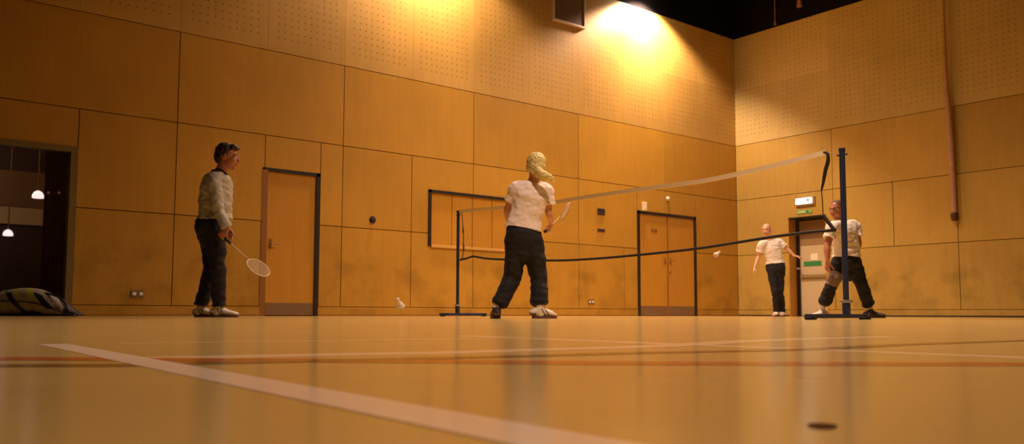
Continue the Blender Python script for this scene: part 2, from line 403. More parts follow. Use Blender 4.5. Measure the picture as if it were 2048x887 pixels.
# door_2: pair of flush doors with thin black frame
bm = bmesh.new(); x0, _, x1, zt = DD
for a, b in (((x0, -.012, 0), (x0+.075, .16, zt)), ((x1-.065, -.012, 0), (x1, .16, zt)), ((x0, -.012, zt-.06), (x1, .16, zt))): box(bm, a, b)
fr = struct(link('door_2', bm, M['black'], loc=(x0, 0, 0)))
xm = (x0+x1)/2
for sgn in (-1, 1):
    a, b = (x0+.075, xm-.012) if sgn < 0 else (xm+.012, x1-.065)
    bm = bmesh.new(); box(bm, (a, .008, .01), (b, .05, zt-.06), bevel=.002); link('door_leaf', bm, M['door'], fr)
    bm = bmesh.new(); box(bm, (a+.01, .003, .015), (b-.01, .008, .20)); link('kick_plate', bm, M['kick'], fr)
    bm = bmesh.new(); lever(bm, (xm+sgn*.08, .008, 1.13), sgn); link('door_handle', bm, M['door_edge'], fr)
bm = bmesh.new(); box(bm, (xm-.014, -.004, .0), (xm+.014, .03, zt-.05)); link('meeting_stile', bm, M['door_edge'], fr)
bm = bmesh.new(); box(bm, (x0+.42, .003, 1.70), (x0+.60, .008, 1.76)); p_ = link('door_plate', bm, M['door_edge'], fr); p_['label'] = 'small brown name plate'
bm = bmesh.new(); tube(bm, [(xm+.075, .008, .90), (xm+.075, -.004, .90)], .022, 14); link('lock_cylinder', bm, M['door_edge'], fr)
# door_3: glazed door to the dark annex
x0, _, x1, zt = DG
bm = bmesh.new()
for a, b in (((x1-.075, -.015, 0), (x1, .14, zt)), ((x0, -.015, 0), (x0+.075, .14, zt)), ((x0+.075, -.015, zt-.065), (x1-.075, .14, zt)), ((-14.92, .0, 0), (-14.85, .12, zt-.065))): box(bm, a, b)
fr = struct(link('door_3', bm, M['frame_al'], loc=(x1, 0, 0)))
for a, b in ((x0+.075, -14.92), (-14.85, x1-.075)):
    bm = bmesh.new(); box(bm, (a, .05, .01), (b, .058, zt-.065)); link('glass_pane', bm, M['glass'], fr)
bm = bmesh.new()
for u in (97, 118, 138):
    p = onplane(u, 385, 1, .047)
    tube(bm, [p, p+Vector((0, .003, 0))], .016, 16)
g_ = link('safety_dots', bm, mat('frosted_dot', (.4, .33, .3), .7), fr); g_['label'] = 'row of three pale dots on the glass'
# the annex behind the glass
def onY(u, v, y): return onplane(u, v, 1, y)
YA = 4.6
bm = bmesh.new()
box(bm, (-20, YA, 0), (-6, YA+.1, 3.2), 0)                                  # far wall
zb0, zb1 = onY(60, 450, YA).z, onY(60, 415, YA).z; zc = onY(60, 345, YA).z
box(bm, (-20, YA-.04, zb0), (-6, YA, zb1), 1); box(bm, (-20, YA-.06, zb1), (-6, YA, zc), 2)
box(bm, (-20.1, .2, 0), (-20, YA, 3.2), 0); box(bm, (-6, .2, 0), (-5.9, YA, 3.2), 0)
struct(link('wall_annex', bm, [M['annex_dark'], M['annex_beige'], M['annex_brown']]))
bm = bmesh.new(); box(bm, (-20.1, .2, 3.2), (-5.9, YA+.1, 3.3)); struct(link('trim_1', bm, M['annex_dark']))
bm = bmesh.new(); box(bm, (-20.1, .2, -.1), (-5.9, YA+.1, 0)); struct(link('trim_2', bm, M['annex_dark']))
# curtain: pleated dark drape behind the right half of the door
pa, pb = onY(88, 400, .75).x, onY(165, 400, .75).x
bm = bmesh.new(); n = 60; top = []; bot = []
for i in range(n+1):
    x = pa+(pb-pa)*i/n; y = .75+.03*math.sin(i*1.05)
    for d, arr in ((0, top), (.006, bot)): arr.append((bm.verts.new((x, y+d, .02)), bm.verts.new((x, y+d, 2.7))))
for arr in (top, bot):
    for A, B in zip(arr, arr[1:]): bm.faces.new((A[0], B[0], B[1], A[1]))
tag(link('curtain', bm, M['curtain'], smooth=True, loc=((pa+pb)/2, .75, 0)), 'near-black pleated curtain hanging behind the glass door', 'curtain')
bm = bmesh.new(); tube(bm, [(pa-.1, .75, 2.72), (pb+.1, .75, 2.72)], .015, 8); box(bm, (pa+.05, .74, 2.72), (pa+.07, .76, 3.2)); box(bm, (pb-.07, .74, 2.72), (pb-.05, .76, 3.2))
tag(link('curtain_rail', bm, M['steel'], loc=(pa, .75, 2.72)), 'dark rail carrying the curtain behind the glass door', 'rail')
def pendant(u, v, y, r, label):
    p = onY(u, v, y); t = thing('pendant_lamp', label, 'lamp', (p.x, p.y, 3.2), 'pendant lamps in the dark annex')
    bm = bmesh.new()
    prof = [(r*.25, r*.9), (r*.7, r*.6), (r*.95, r*.1), (r*1.0, -r*.35), (r*.9, -r*.45), (.001, -r*.5)]
    rings = [[bm.verts.new(p+Vector((q*math.cos(2*PI*k/20), q*math.sin(2*PI*k/20), z))) for k in range(20)] for q, z in prof]
    for A, B in zip(rings, rings[1:]):
        for k in range(20): bm.faces.new((A[k], A[(k+1) % 20], B[(k+1) % 20], B[k]))
    bm.faces.new(rings[0]); bm.faces.new(rings[-1])
    link('lamp_shade', bm, M['lamp_e'], t, smooth=True)
    bm = bmesh.new(); tube(bm, [p+Z*r*.8, Vector((p.x, p.y, 3.2))], .01, 6); tube(bm, [Vector((p.x, p.y, 3.14)), Vector((p.x, p.y, 3.2))], .04, 12); link('lamp_cord', bm, M['annex_brown'], t)
L = bpy.data.lights.new('annex_fill', 'AREA'); L.energy = 26; L.color = (1, .66, .42); L.size = 1.2  # unseen area light, added to brighten the far wall of the annex
o = bpy.data.objects.new('annex_fill', L); COL.objects.link(o); o.location = (-14.5, 2.9, 3.15); o.rotation_euler = (math.radians(35), 0, 0)
pendant(76, 391, 3.2, .085, 'lit white pendant lamp beside the curtain edge, higher of the two behind the glass')
pendant(16, 467, 4.1, .075, 'dim white dome lamp at far left, lower of the two behind the glass')

# ------------------------------------------------------------------ exit door in the right wall (recessed)
y0, _, y1, zt = ER     # y0=-2.16 right edge, y1=-1.29 left edge
bm = bmesh.new(); DP = .30
box(bm, (-.004, y1-.014, 0), (DP+.1, y1, zt-.014)); box(bm, (-.004, y0, 0), (DP+.1, y0+.014, zt-.014)); box(bm, (-.004, y0, zt-.014), (DP+.1, y1, zt), 1)
fr = struct(link('door_4', bm, [M['door'], M['black']], loc=(0, y1, 0)))
bm = bmesh.new()
for a, b in (((DP-.04, y1-.075, 0), (DP+.06, y1-.014, zt-.02)), ((DP-.04, y0+.014, 0), (DP+.06, y0+.05, zt-.02)), ((DP-.038, y0+.05, zt-.06), (DP+.06, y1-.075, zt-.02)), ((-.008, y0, zt-.02), (DP, y1-.014, zt+.002))): box(bm, a, b)
link('door_frame', bm, M['black'], fr)
bm = bmesh.new(); box(bm, (DP, y0+.05, .01), (DP+.045, y1-.075, zt-.06), 0, .002)
lf = link('door_leaf', bm, M['cream'], fr)
zu = onplane(1620, 490, 0, DP).z
bm = bmesh.new(); box(bm, (DP-.004, y0+.05, zu), (DP, y1-.075, zt-.06)); q_ = link('upper_panel', bm, M['tan'], fr); q_['label'] = 'darker tan upper panel'
def dpx(u, v): return onplane(u, v, 0, DP)
a, b = dpx(1608, 532), dpx(1643, 521)
bm = bmesh.new(); box(bm, (DP-.008, b.y, a.z), (DP, a.y, b.z)); q_ = link('door_sign', bm, M['green'], fr); q_['label'] = 'dark green strip sign'
a, b = dpx(1622, 520), dpx(1636, 506)
bm = bmesh.new(); box(bm, (DP-.007, b.y, a.z), (DP, a.y, b.z)); q_ = link('paper_notice', bm, M['tape'], fr); q_['label'] = 'pale paper notice'
zr = dpx(1620, 552).z
bm = bmesh.new(); box(bm, (DP-.05, y0+.08, zr-.03), (DP-.02, y1-.10, zr+.03), 0, .005); box(bm, (DP-.05, y1-.14, zr-.04), (DP, y1-.10, zr+.04)); box(bm, (DP-.05, y0+.08, zr-.04), (DP, y0+.12, zr+.04))
q_ = link('push_bar', bm, M['tan'], fr); q_['label'] = 'tan push bar'
a = dpx(1597, 537)
bm = bmesh.new(); tube(bm, [(DP+.0, y1-.05, a.z), (DP-.09, y1-.05, a.z)], .03, 14); box(bm, (DP-.1, y1-.16, a.z-.012), (DP-.085, y1-.03, a.z+.012)); link('door_handle', bm, M['grey_m'], fr)
# annex behind the exit door is closed by the leaf
# lit exit sign and green plate above
t = thing('exit_sign', 'glowing white exit light box on the wall above the cream door', 'sign', (0, -1.67, 2.28))
a, b = onplane(1592, 409.5, 0, -.04), onplane(1624, 393.5, 0, -.04)
bm = bmesh.new(); box(bm, (-.075, b.y, a.z), (-.02, a.y, b.z), 0, .018); link('light_box', bm, M['exit_e'], t, smooth=False)
bm = bmesh.new(); box(bm, (-.02, b.y-.05, a.z-.05), (0, a.y+.02, b.z+.01)); box(bm, (-.07, a.y, a.z+.06), (-.02, a.y+.025, a.z+.12)); box(bm, (-.078, b.y+.05, b.z-.09), (-.07, b.y+.10, b.z-.02), 1, .003); link('backing_plate', bm, [M['door_edge'], mat('sign_grey', (.55, .52, .50), .5)], t)
a, b = onplane(1594, 428, 0, -.01), onplane(1624, 418, 0, -.01)
t = thing('direction_sign', 'small green plate sign right under the glowing exit light', 'sign', (0, a.y, a.z))
bm = bmesh.new(); box(bm, (-.012, b.y, a.z), (0, a.y, b.z), 0, .003); link('sign_plate', bm, M['green_pale'], t)
zc_ = (a.z+b.z)/2; h_ = (b.z-a.z)
bm = bmesh.new()
box(bm, (-.015, b.y+.085, zc_-h_*.33), (-.012, b.y+.125, zc_+h_*.33)); box(bm, (-.015, b.y+.05, zc_-h_*.06), (-.012, b.y+.16, zc_+h_*.06))
link('sign_mark', bm, M['green'], t)
bm = bmesh.new()
box(bm, (-.015, a.y-.20, zc_-h_*.14), (-.012, a.y-.05, zc_+h_*.14)); link('sign_bar', bm, mat('sign_pale', (.62, .70, .45), .5), t)

# ------------------------------------------------------------------ hatch with black edging (behind the woman)
x0, z0, x1, z1 = HT
bm = bmesh.new()
box(bm, (x0, -.02, z0), (x0+.055, .12, z1)); box(bm, (x0, -.02, z1-.045), (x1, .12, z1)); box(bm, (x1-.05, -.02, z0), (x1, .12, z1))
fr = struct(link('window_1', bm, M['black'], loc=(x0, 0, z0)))
bm = bmesh.new(); n = 5
for i in range(n):
    a = x0+.055+(x1-x0-.105)*i/n; b = x0+.055+(x1-x0-.105)*(i+1)/n
    box(bm, (a+.006, .012, z0+.02), (b-.006, .04, z1-.045))
box(bm, (x0+.05, .04, z0), (x1-.05, .06, z1-.04), 1)
link('shutter', bm, [M['door'], M['door_edge']], fr)
bm = bmesh.new(); box(bm, (x0+.055, -.03, z0-.02), (x1-.05, .06, z0+.02), 0, .004); s_ = link('sill', bm, mat('sill_wood', (.62, .38, .11), .4), fr); s_['label'] = 'paler wooden sill'

# ------------------------------------------------------------------ small wall fittings
def wall_at(u, v): return onplane(u, v, 1, 0)
p = wall_at(745, 439)
t = thing('wall_buffer', 'small black round fitting on the wall right of the single door', 'wall fitting', (p.x, 0, p.z))
bm = bmesh.new(); tube(bm, [p, p+Vector((0, -.012, 0))], .055, 28); link('base_disc', bm, M['black'], t)
bm = bmesh.new(); tube(bm, [p+Vector((0, -.012, 0)), p+Vector((0, -.035, 0)), p+Vector((0, -.045, 0))], [.042, .04, .02], 24); link('knob', bm, M['collar'], t, smooth=False)
def socket(u, v, w, h, label):
    p = wall_at(u, v); t = thing('wall_socket', label, 'socket', (p.x, 0, p.z))
    bm = bmesh.new(); box(bm, (p.x-w/2, -.012, p.z-h/2), (p.x+w/2, 0, p.z+h/2), 0, .003); link('socket_plate', bm, M['kick'], t)
    for s in (-1, 1):
        bm = bmesh.new(); box(bm, (p.x+s*w*.26-w*.14, -.018, p.z-h*.22), (p.x+s*w*.26+w*.14, -.012, p.z+h*.22), 0, .002); link('socket_outlet', bm, M['white'], t)
socket(275, 587, .16, .09, 'double wall socket low on the wall left of the man in grey')
socket(1182, 603, .15, .09, 'double wall socket low on the wall left of the double doors')
p = wall_at(1287, 413)
t = thing('door_sensor', 'small cream box on the wall just above the double doors', 'wall fitting', (p.x, 0, p.z))
bm = bmesh.new(); box(bm, (p.x-.055, -.05, p.z-.085), (p.x+.055, 0, p.z+.085), 0, .01); link('sensor_case', bm, M['tape'], t)
bm = bmesh.new(); box(bm, (p.x-.03, -.056, p.z-.06), (p.x+.03, -.05, p.z-.01), 0, .002); link('sensor_window', bm, M['sill'] if 'sill' in M else M['white'], t)
p = wall_at(1335, 397)
bm = bmesh.new(); bmesh.ops.create_uvsphere(bm, u_segments=18, v_segments=10, radius=.035, matrix=Matrix.Translation(p+Vector((0, -.02, 0)))); tube(bm, [p, p+Vector((0, -.015, 0))], .045, 20)
tag(link('smoke_detector', bm, M['white'], smooth=True, loc=(p.x, 0, p.z)), 'tiny white round detector high above the double doors', 'detector')
for (u, v, w, h, slots, lab) in ((1202, 423, .20, .125, 2, 'small dark slotted grille left of the double doors, upper of two'), (1202, 460, .20, .06, 1, 'thin dark slotted grille left of the double doors, lower of two')):
    p = wall_at(u, v); t = thing('wall_grille', lab, 'grille', (p.x, 0, p.z), 'small dark wall grilles')
    bm = bmesh.new(); box(bm, (p.x-w/2, -.010, p.z-h/2), (p.x+w/2, 0, p.z+h/2), 0, .002); link('grille_plate', bm, M['sole'], t)
    for i in range(slots):
        zc_ = p.z+(i-(slots-1)/2)*h*.5
        bm = bmesh.new(); box(bm, (p.x-w*.45, -.022, zc_-h*.16), (p.x+w*.45, -.010, zc_+h*.16), 0, .002); link('slat', bm, M['collar'], t)
# big framed vent near the top of the wall
a, b = wall_at(1103, 40), wall_at(1168, 57); X0, X1, ZB = a.x, b.x, 5.47
t = thing('framed_vent', 'square brown framed vent panel high on the left wall', 'vent', (X0, 0, ZB))
H_ = .82
bm = bmesh.new()
for lo, hi in (((X0, -.06, ZB), (X1, 0, ZB+.035)), ((X0, -.06, ZB+H_-.035), (X1, 0, ZB+H_)), ((X0, -.06, ZB+.035), (X0+.03, 0, ZB+H_-.035)), ((X1-.045, -.06, ZB+.035), (X1, 0, ZB+H_-.035))): box(bm, lo, hi)
link('vent_frame', bm, M['vent_w'], t)
bm = bmesh.new(); box(bm, (X0+.03, -.045, ZB+.035), (X1-.045, 0, ZB+H_-.035)); link('vent_panel', bm, M['vent'], t)
# hanging rope on the right wall
t = thing('climbing_rope', 'pale climbing rope hanging against the right wall', 'rope', (-.09, -4.6, 8.4))
P = [onplane(1884, -60, 0, -.09), onplane(1887, 30, 0, -.09), onplane(1892, 160, 0, -.09), onplane(1898, 230, 0, -.09), onplane(1904, 330, 0, -.09), onplane(1907.5, 400, 0, -.09), onplane(1909, 428, 0, -.09)]
P = [Vector((P[0].x, P[0].y+.03, 8.399))]+P
R = [.022, .024, .026, .038, .052, .052, .048, .044]
v = catmull([(*p, r) for p, r in zip(P, R)], 24)
bm = bmesh.new()
for s in range(3):      # three laid strands
    pts = []; rr = []
    for i, q in enumerate(v):
        a = i*.42+s*2*PI/3; pts.append(Vector(q[:3])+Vector((math.cos(a), math.sin(a), 0))*q[3]*.22); rr.append(q[3]*.80)
    tube(bm, pts, rr, 8)
link('rope', bm, M['rope'], t, smooth=True)
e = P[-1]; bm = bmesh.new(); tube(bm, [e+Z*.03, e, e-Z*.07, e-Z*.12], [.05, .062, .062, .045], 16); link('leather_end', bm, M['leather'], t)
# conduits on the dark upper wall
p = onplane(1552, 46, 0, .0); bm = bmesh.new(); tube(bm, [(-.033, p.y, 6.30), (-.033, p.y, 8.38)], .014, 10); tube(bm, [(-.033, p.y, 6.29), (-.033, p.y, 6.36)], .03, 12)
tag(link('conduit_pipe', bm, mat('conduit', (.22, .10, .06), .5), loc=(.03, p.y, 6.3)), 'thin brown pipe rising on the dark wall above the corner', 'pipe')
p = onplane(1598, 12, 0, -.05); bm = bmesh.new(); box(bm, (-.06, p.y-.035, p.z), (-.001, p.y+.035, 8.39)); box(bm, (-.07, p.y-.05, p.z-.02), (-.001, p.y+.05, p.z+.03))
tag(link('cable_duct', bm, mat('duct', (.35, .18, .10), .5), loc=(.03, p.y, p.z)), 'short brown cable duct at the top right of the dark ceiling', 'duct')
# roof steel
for i, xx in enumerate((-3.2, -8.4, -13.6, -18.8)):
    bm = bmesh.new()
    for zz in (7.35, 8.2):
        box(bm, (xx-.07, YMIN+.05, zz), (xx+.07, .05, zz+.015)); box(bm, (xx-.007, YMIN+.05, zz-.07 if zz > 8 else zz), (xx+.007, .05, zz if zz > 8 else zz+.08))
    for k in range(15):
        ya = YMIN+.1+k*1.2; tube(bm, [(xx, ya, 7.38), (xx, ya+.6, 8.16), (xx, ya+1.2, 7.38)], .03, 6)
    tag(link('roof_truss', bm, M['steel'], loc=(xx, 0, 7.35)), 'dark steel truss under the roof, %s' % ('nearest the corner' if i == 0 else ['', 'above the hatch', 'above the single door', 'farthest left'][i]), 'truss', 'roof trusses')

# ------------------------------------------------------------------ lamps
LC = (1.0, .66, .45)
def flood(x, y, z, energy, label, ang=150, aim=(0, .55, -1)):
    """wall mounted floodlight on a bracket just under the roof"""
    t = thing('floodlight', label, 'floodlight', (x, y, z), 'floodlights along the left wall')
    aim = Vector(aim).normalized(); X = Vector((1, 0, 0)); Y = aim.cross(X).normalized()
    mt = Matrix.Translation((x, y, z)) @ Matrix((X, Y, -aim)).transposed().to_4x4()
    bm = bmesh.new(); box(bm, (-.22, -.15, .0), (.22, .15, .13), 0, .02); box(bm, (-.23, -.16, -.015), (.23, .16, .005), 0)
    bm.transform(mt); link('lamp_housing', bm, M['steel'], t)
    bm = bmesh.new(); box(bm, (-.19, -.12, -.02), (.19, .12, -.015)); bm.transform(mt); link('lamp_glass', bm, M['flood_e'], t)
    bm = bmesh.new()
    for s in (-1, 1): tube(bm, [Vector((x+s*.25, y, z)), Vector((x+s*.25, y, z+.3))], .012, 6)
    tube(bm, [Vector((x-.25, y, z+.3)), Vector((x+.25, y, z+.3))], .012, 6); tube(bm, [Vector((x, y, z+.3)), Vector((x, -.003, z+.3))], .02, 8); link('lamp_bracket', bm, M['steel'], t)
    L = bpy.data.lights.new('flood_light', 'SPOT'); L.energy = energy; L.color = LC; L.spot_size = math.radians(ang); L.spot_blend = .36; L.shadow_soft_size = .12
    o = bpy.data.objects.new('flood_light', L); COL.objects.link(o); o.matrix_world = Matrix.Translation(Vector((x, y, z))+aim*.05) @ Matrix((X, Y, -aim)).transposed().to_4x4()
flood(-3.10, -.46, 6.47, 1750, 'floodlight over the double doors making the blown-out glow', 136, (0, .36, -1))
flood(-8.3, -.50, 6.50, 1050, 'floodlight high above the hatch, just out of the glow on the wall', 136, (0, .22, -1))
def bay(x, y, energy, label, cone=105):  # unseen lamp with housing, added as fill for the floor, walls and players
    t = thing('fill_lamp', label, 'lamp', (x, y, 7.2), 'unseen fill lamps under the roof')
    bm = bmesh.new()
    prof = [(.06, .28), (.08, .2), (.2, .1), (.25, 0), (.24, 0), (.19, .09), (.02, .12)]
    rings = [[bm.verts.new(Vector((x, y, 7.2))+Vector((q*math.cos(2*PI*k/24), q*math.sin(2*PI*k/24), z))) for k in range(24)] for q, z in prof]
    for A, B in zip(rings, rings[1:]):
        for k in range(24): bm.faces.new((A[k], A[(k+1) % 24], B[(k+1) % 24], B[k]))
    link('lamp_shade', bm, M['steel'], t, smooth=True)
    bm = bmesh.new(); tube(bm, [(x, y, 7.47), (x, y, 8.4)], .012, 6); link('lamp_rod', bm, M['steel'], t)
    bm = bmesh.new(); bmesh.ops.create_uvsphere(bm, u_segments=14, v_segments=8, radius=.05, matrix=Matrix.Translation((x, y, 7.25))); link('bulb', bm, M['flood_e'], t, smooth=True)
    L = bpy.data.lights.new('fill_light', 'SPOT'); L.energy = energy; L.color = LC; L.spot_size = math.radians(cone); L.spot_blend = .9; L.shadow_soft_size = .25
    o = bpy.data.objects.new('fill_light', L); COL.objects.link(o); o.location = (x, y, 7.12)
bay(-4.4, -2.9, 550, 'unseen fill lamp hanging over the far corner', 128)
bay(-6.9, -5.2, 2400, 'unseen fill lamp hanging over the net', 128)
bay(-11.8, -9.2, 2300, 'unseen fill lamp hanging over the court nearer the camera', 100)

# ------------------------------------------------------------------ net and posts
NX = -8.48; PN, PF = -7.35, -1.25
def post(y, label, dn, df):
    t = thing('net_post', label, 'net post', (NX, y, 0), 'badminton net posts')
    bm = bmesh.new(); tube(bm, [(NX, y, .03), (NX, y, 1.55)], .026 if y < -5 else .024, 16); tube(bm, [(NX, y, 1.535), (NX, y, 1.56)], .03, 16); link('upright', bm, M['blue'], t)
    bm = bmesh.new(); box(bm, (NX-dn, y-.035, .012), (NX+df, y+.035, .05), 0, .006); link('base_bar', bm, M['blue'], t)
    bm = bmesh.new(); tube(bm, [(NX, y, .045), (NX, y, .16)], .036, 16); bm2 = None
    link('socket_sleeve', bm, M['blue'], t)
    bm = bmesh.new(); box(bm, (NX-.04, y-.045, .15), (NX+.04, y+.045, .175), 0, .004); link('clamp', bm, M['grey_m'], t)
    for sx in (NX-dn+.04, NX+df-.04):
        bm = bmesh.new(); tube(bm, [(sx, y-.05, .022), (sx, y+.05, .022)], .022, 16); link('wheel', bm, M['collar'], t)
    bm = bmesh.new(); tube(bm, [(NX, y-.05, 1.50), (NX, y+.05, 1.50)], .008, 8); link('cord_hook', bm, M['blue'], t)
post(PN, 'tall navy net post in front of the man in white at right', .62, .36)
post(PF, 'navy net post standing left of the woman in pink top', .30, .52)
def onnet(u, v): return onplane(u, v, 0, NX)
top = [onnet(u, v) for u, v in ((918.5, 422), (960, 418.5), (1010, 413.5), (1110, 403.5), (1160, 395.5), (1250, 382.5), (1330, 371.5), (1414, 360), (1530, 335), (1650, 304.5))]
bot = [onnet(u, v) for u, v in ((921, 519), (935, 516), (948, 512.5), (985, 517.5), (1100, 520.5), (1180, 517.5), (1275, 509.5), (1400, 496), (1540, 474), (1620, 464), (1671, 460))]
def dense(P, k=6): return [Vector(q) for q in catmull([tuple(p) for p in P], k)]
top = dense(top); bot = dense(bot)
for p in top+bot: p.x = NX
net = thing('badminton_net', 'badminton net with cream top tape and black bottom cord between the navy posts', 'net', (NX, PN+.1, 0))
bm = bmesh.new(); ribbon(bm, top, Z, .048, Vector((1, 0, 0)), .006); link('top_tape', bm, M['tape'], net)
bm = bmesh.new(); tube(bm, bot, .015, 8); link('bottom_cord', bm, M['cord'], net, smooth=True)
e1 = dense([onnet(u, v) for u, v in ((1647, 304), (1655, 307), (1656, 322), (1651, 340), (1647, 362), (1643, 380))], 5)
e2 = dense([onnet(u, v) for u, v in ((1643, 380), (1645, 405), (1646, 430))], 4)
e3 = dense([onnet(u, v) for u, v in ((1646, 430), (1656, 443), (1670, 461))], 4)
bm = bmesh.new()
tube(bm, e1, [.009+.010*math.sin(PI*i/(len(e1)-1)) for i in range(len(e1))], 8); tube(bm, e2, .005, 6); tube(bm, e3, .018, 8)
s_ = link('side_cord', bm, M['cord'], net, smooth=True); s_['label'] = 'black cord drooping at the net end nearest the tall post'
bm = bmesh.new(); tube(bm, dense([onnet(u, v) for u, v in ((924, 424), (926, 455), (927, 490), (925, 517))], 4), .007, 6)
for a, b in (((926, 452), (926.5, 465)), ((927, 484), (927.5, 500))): tube(bm, [onnet(*a), onnet(*b)], .013, 6)
s_ = link('side_cord', bm, M['leather'], net, smooth=True); s_['label'] = 'thin dark cord at the net end by the far post'
bm = bmesh.new(); tube(bm, [onnet(1650, 304), Vector((NX, PN+.035, 1.51))], .004, 6); link('tie_cord', bm, M['rope'], net)
bm = bmesh.new(); tube(bm, [onnet(1670, 461), Vector((NX, PN+.035, .80))], .004, 6)
s_ = link('tie_cord', bm, M['rope'], net)
bm = bmesh.new(); tube(bm, [bot[0]+Z*.02, bot[0]-Z*.01, Vector((NX, PF-.035, .86))], [.02, .02, .006], 8)
link('tie_cord', bm, M['rope'], net)
# fine mesh of the net
import bisect
def interp(P, y):
    Q = sorted(P, key=lambda p: p.y); ys = [p.y for p in Q]
    i = min(max(bisect.bisect(ys, y), 1), len(Q)-1); a, b = Q[i-1], Q[i]
    t = (y-a.y)/(b.y-a.y+1e-9); return a.z+(b.z-a.z)*min(max(t, 0), 1)
bm = bmesh.new(); ya, yb = onnet(1645, 380).y+.03, PF-.05; r = .00035
yy = ya
while yy < yb:
    zt_, zb_ = interp(top, yy), interp(bot, yy); box(bm, (NX-r, yy-r, zb_), (NX+r, yy+r, zt_)); yy += .022
for k in range(1, 33):
    pts = []
    for j in range(41):
        y_ = ya+(yb-ya)*j/40; zt_, zb_ = interp(top, y_), interp(bot, y_); pts.append(Vector((NX, y_, zb_+(zt_-zb_)*k/33)))
    tube(bm, pts, r*1.2, 4)
s_ = link('net_mesh', bm, M['mesh'], net)

# ------------------------------------------------------------------ shuttlecocks
def shuttle(u, v, d, axis, label, sc=1.0):
    p = at(u, v, d); ax = Vector(axis).normalized(); q = Z.rotation_difference(ax).to_matrix().to_4x4()
    t = thing('shuttlecock', label, 'shuttlecock', p, 'shuttlecocks in the air'); mt = Matrix.Translation(p) @ q @ Matrix.Scale(sc, 4)
    bm = bmesh.new(); n = 16; prof = [(.001, -.03), (.008, -.0285), (.0125, -.022), (.013, -.008), (.012, -.006)]
    rings = [[bm.verts.new((a*math.cos(2*PI*k/n), a*math.sin(2*PI*k/n), z)) for k in range(n)] for a, z in prof]
    for A, B in zip(rings, rings[1:]):
        for k in range(n): bm.faces.new((A[k], A[(k+1) % n], B[(k+1) % n], B[k]))
    bm.faces.new(rings[0]); bm.faces.new(rings[-1]); bm.transform(mt); link('cork', bm, M['cork'], t, smooth=True)
    bm = bmesh.new()
    for k in range(16):     # overlapping feathers
        a = 2*PI*k/16; c, s = math.cos(a), math.sin(a); tn = Vector((-s, c, 0)); rd = Vector((c, s, 0))
        row = []
        for z, rr, w in ((-.007, .011, .0015), (.012, .018, .003), (.03, .0255, .0085), (.048, .031, .0095), (.056, .033, .004)):
            row.append([bm.verts.new(rd*rr+tn*w+Z*z+rd*.001), bm.verts.new(rd*rr-tn*w+Z*z), bm.verts.new(rd*(rr-.0012)+Z*z)])
        for A, B in zip(row, row[1:]):
            for i in range(3): bm.faces.new((A[i], A[(i+1) % 3], B[(i+1) % 3], B[i]))
        bm.faces.new(row[0]); bm.faces.new(row[-1])
    bm.transform(mt); link('feather_skirt', bm, M['feather'], t)
shuttle(797, 602, 5.6, (.5, .2, -.7), 'pale shuttlecock dropping near the floor between the single door and the far post', .85)
shuttle(1437, 505, 9.6, (-.6, .2, -.5), 'small white shuttlecock flying right of the double doors, left of the bald man')

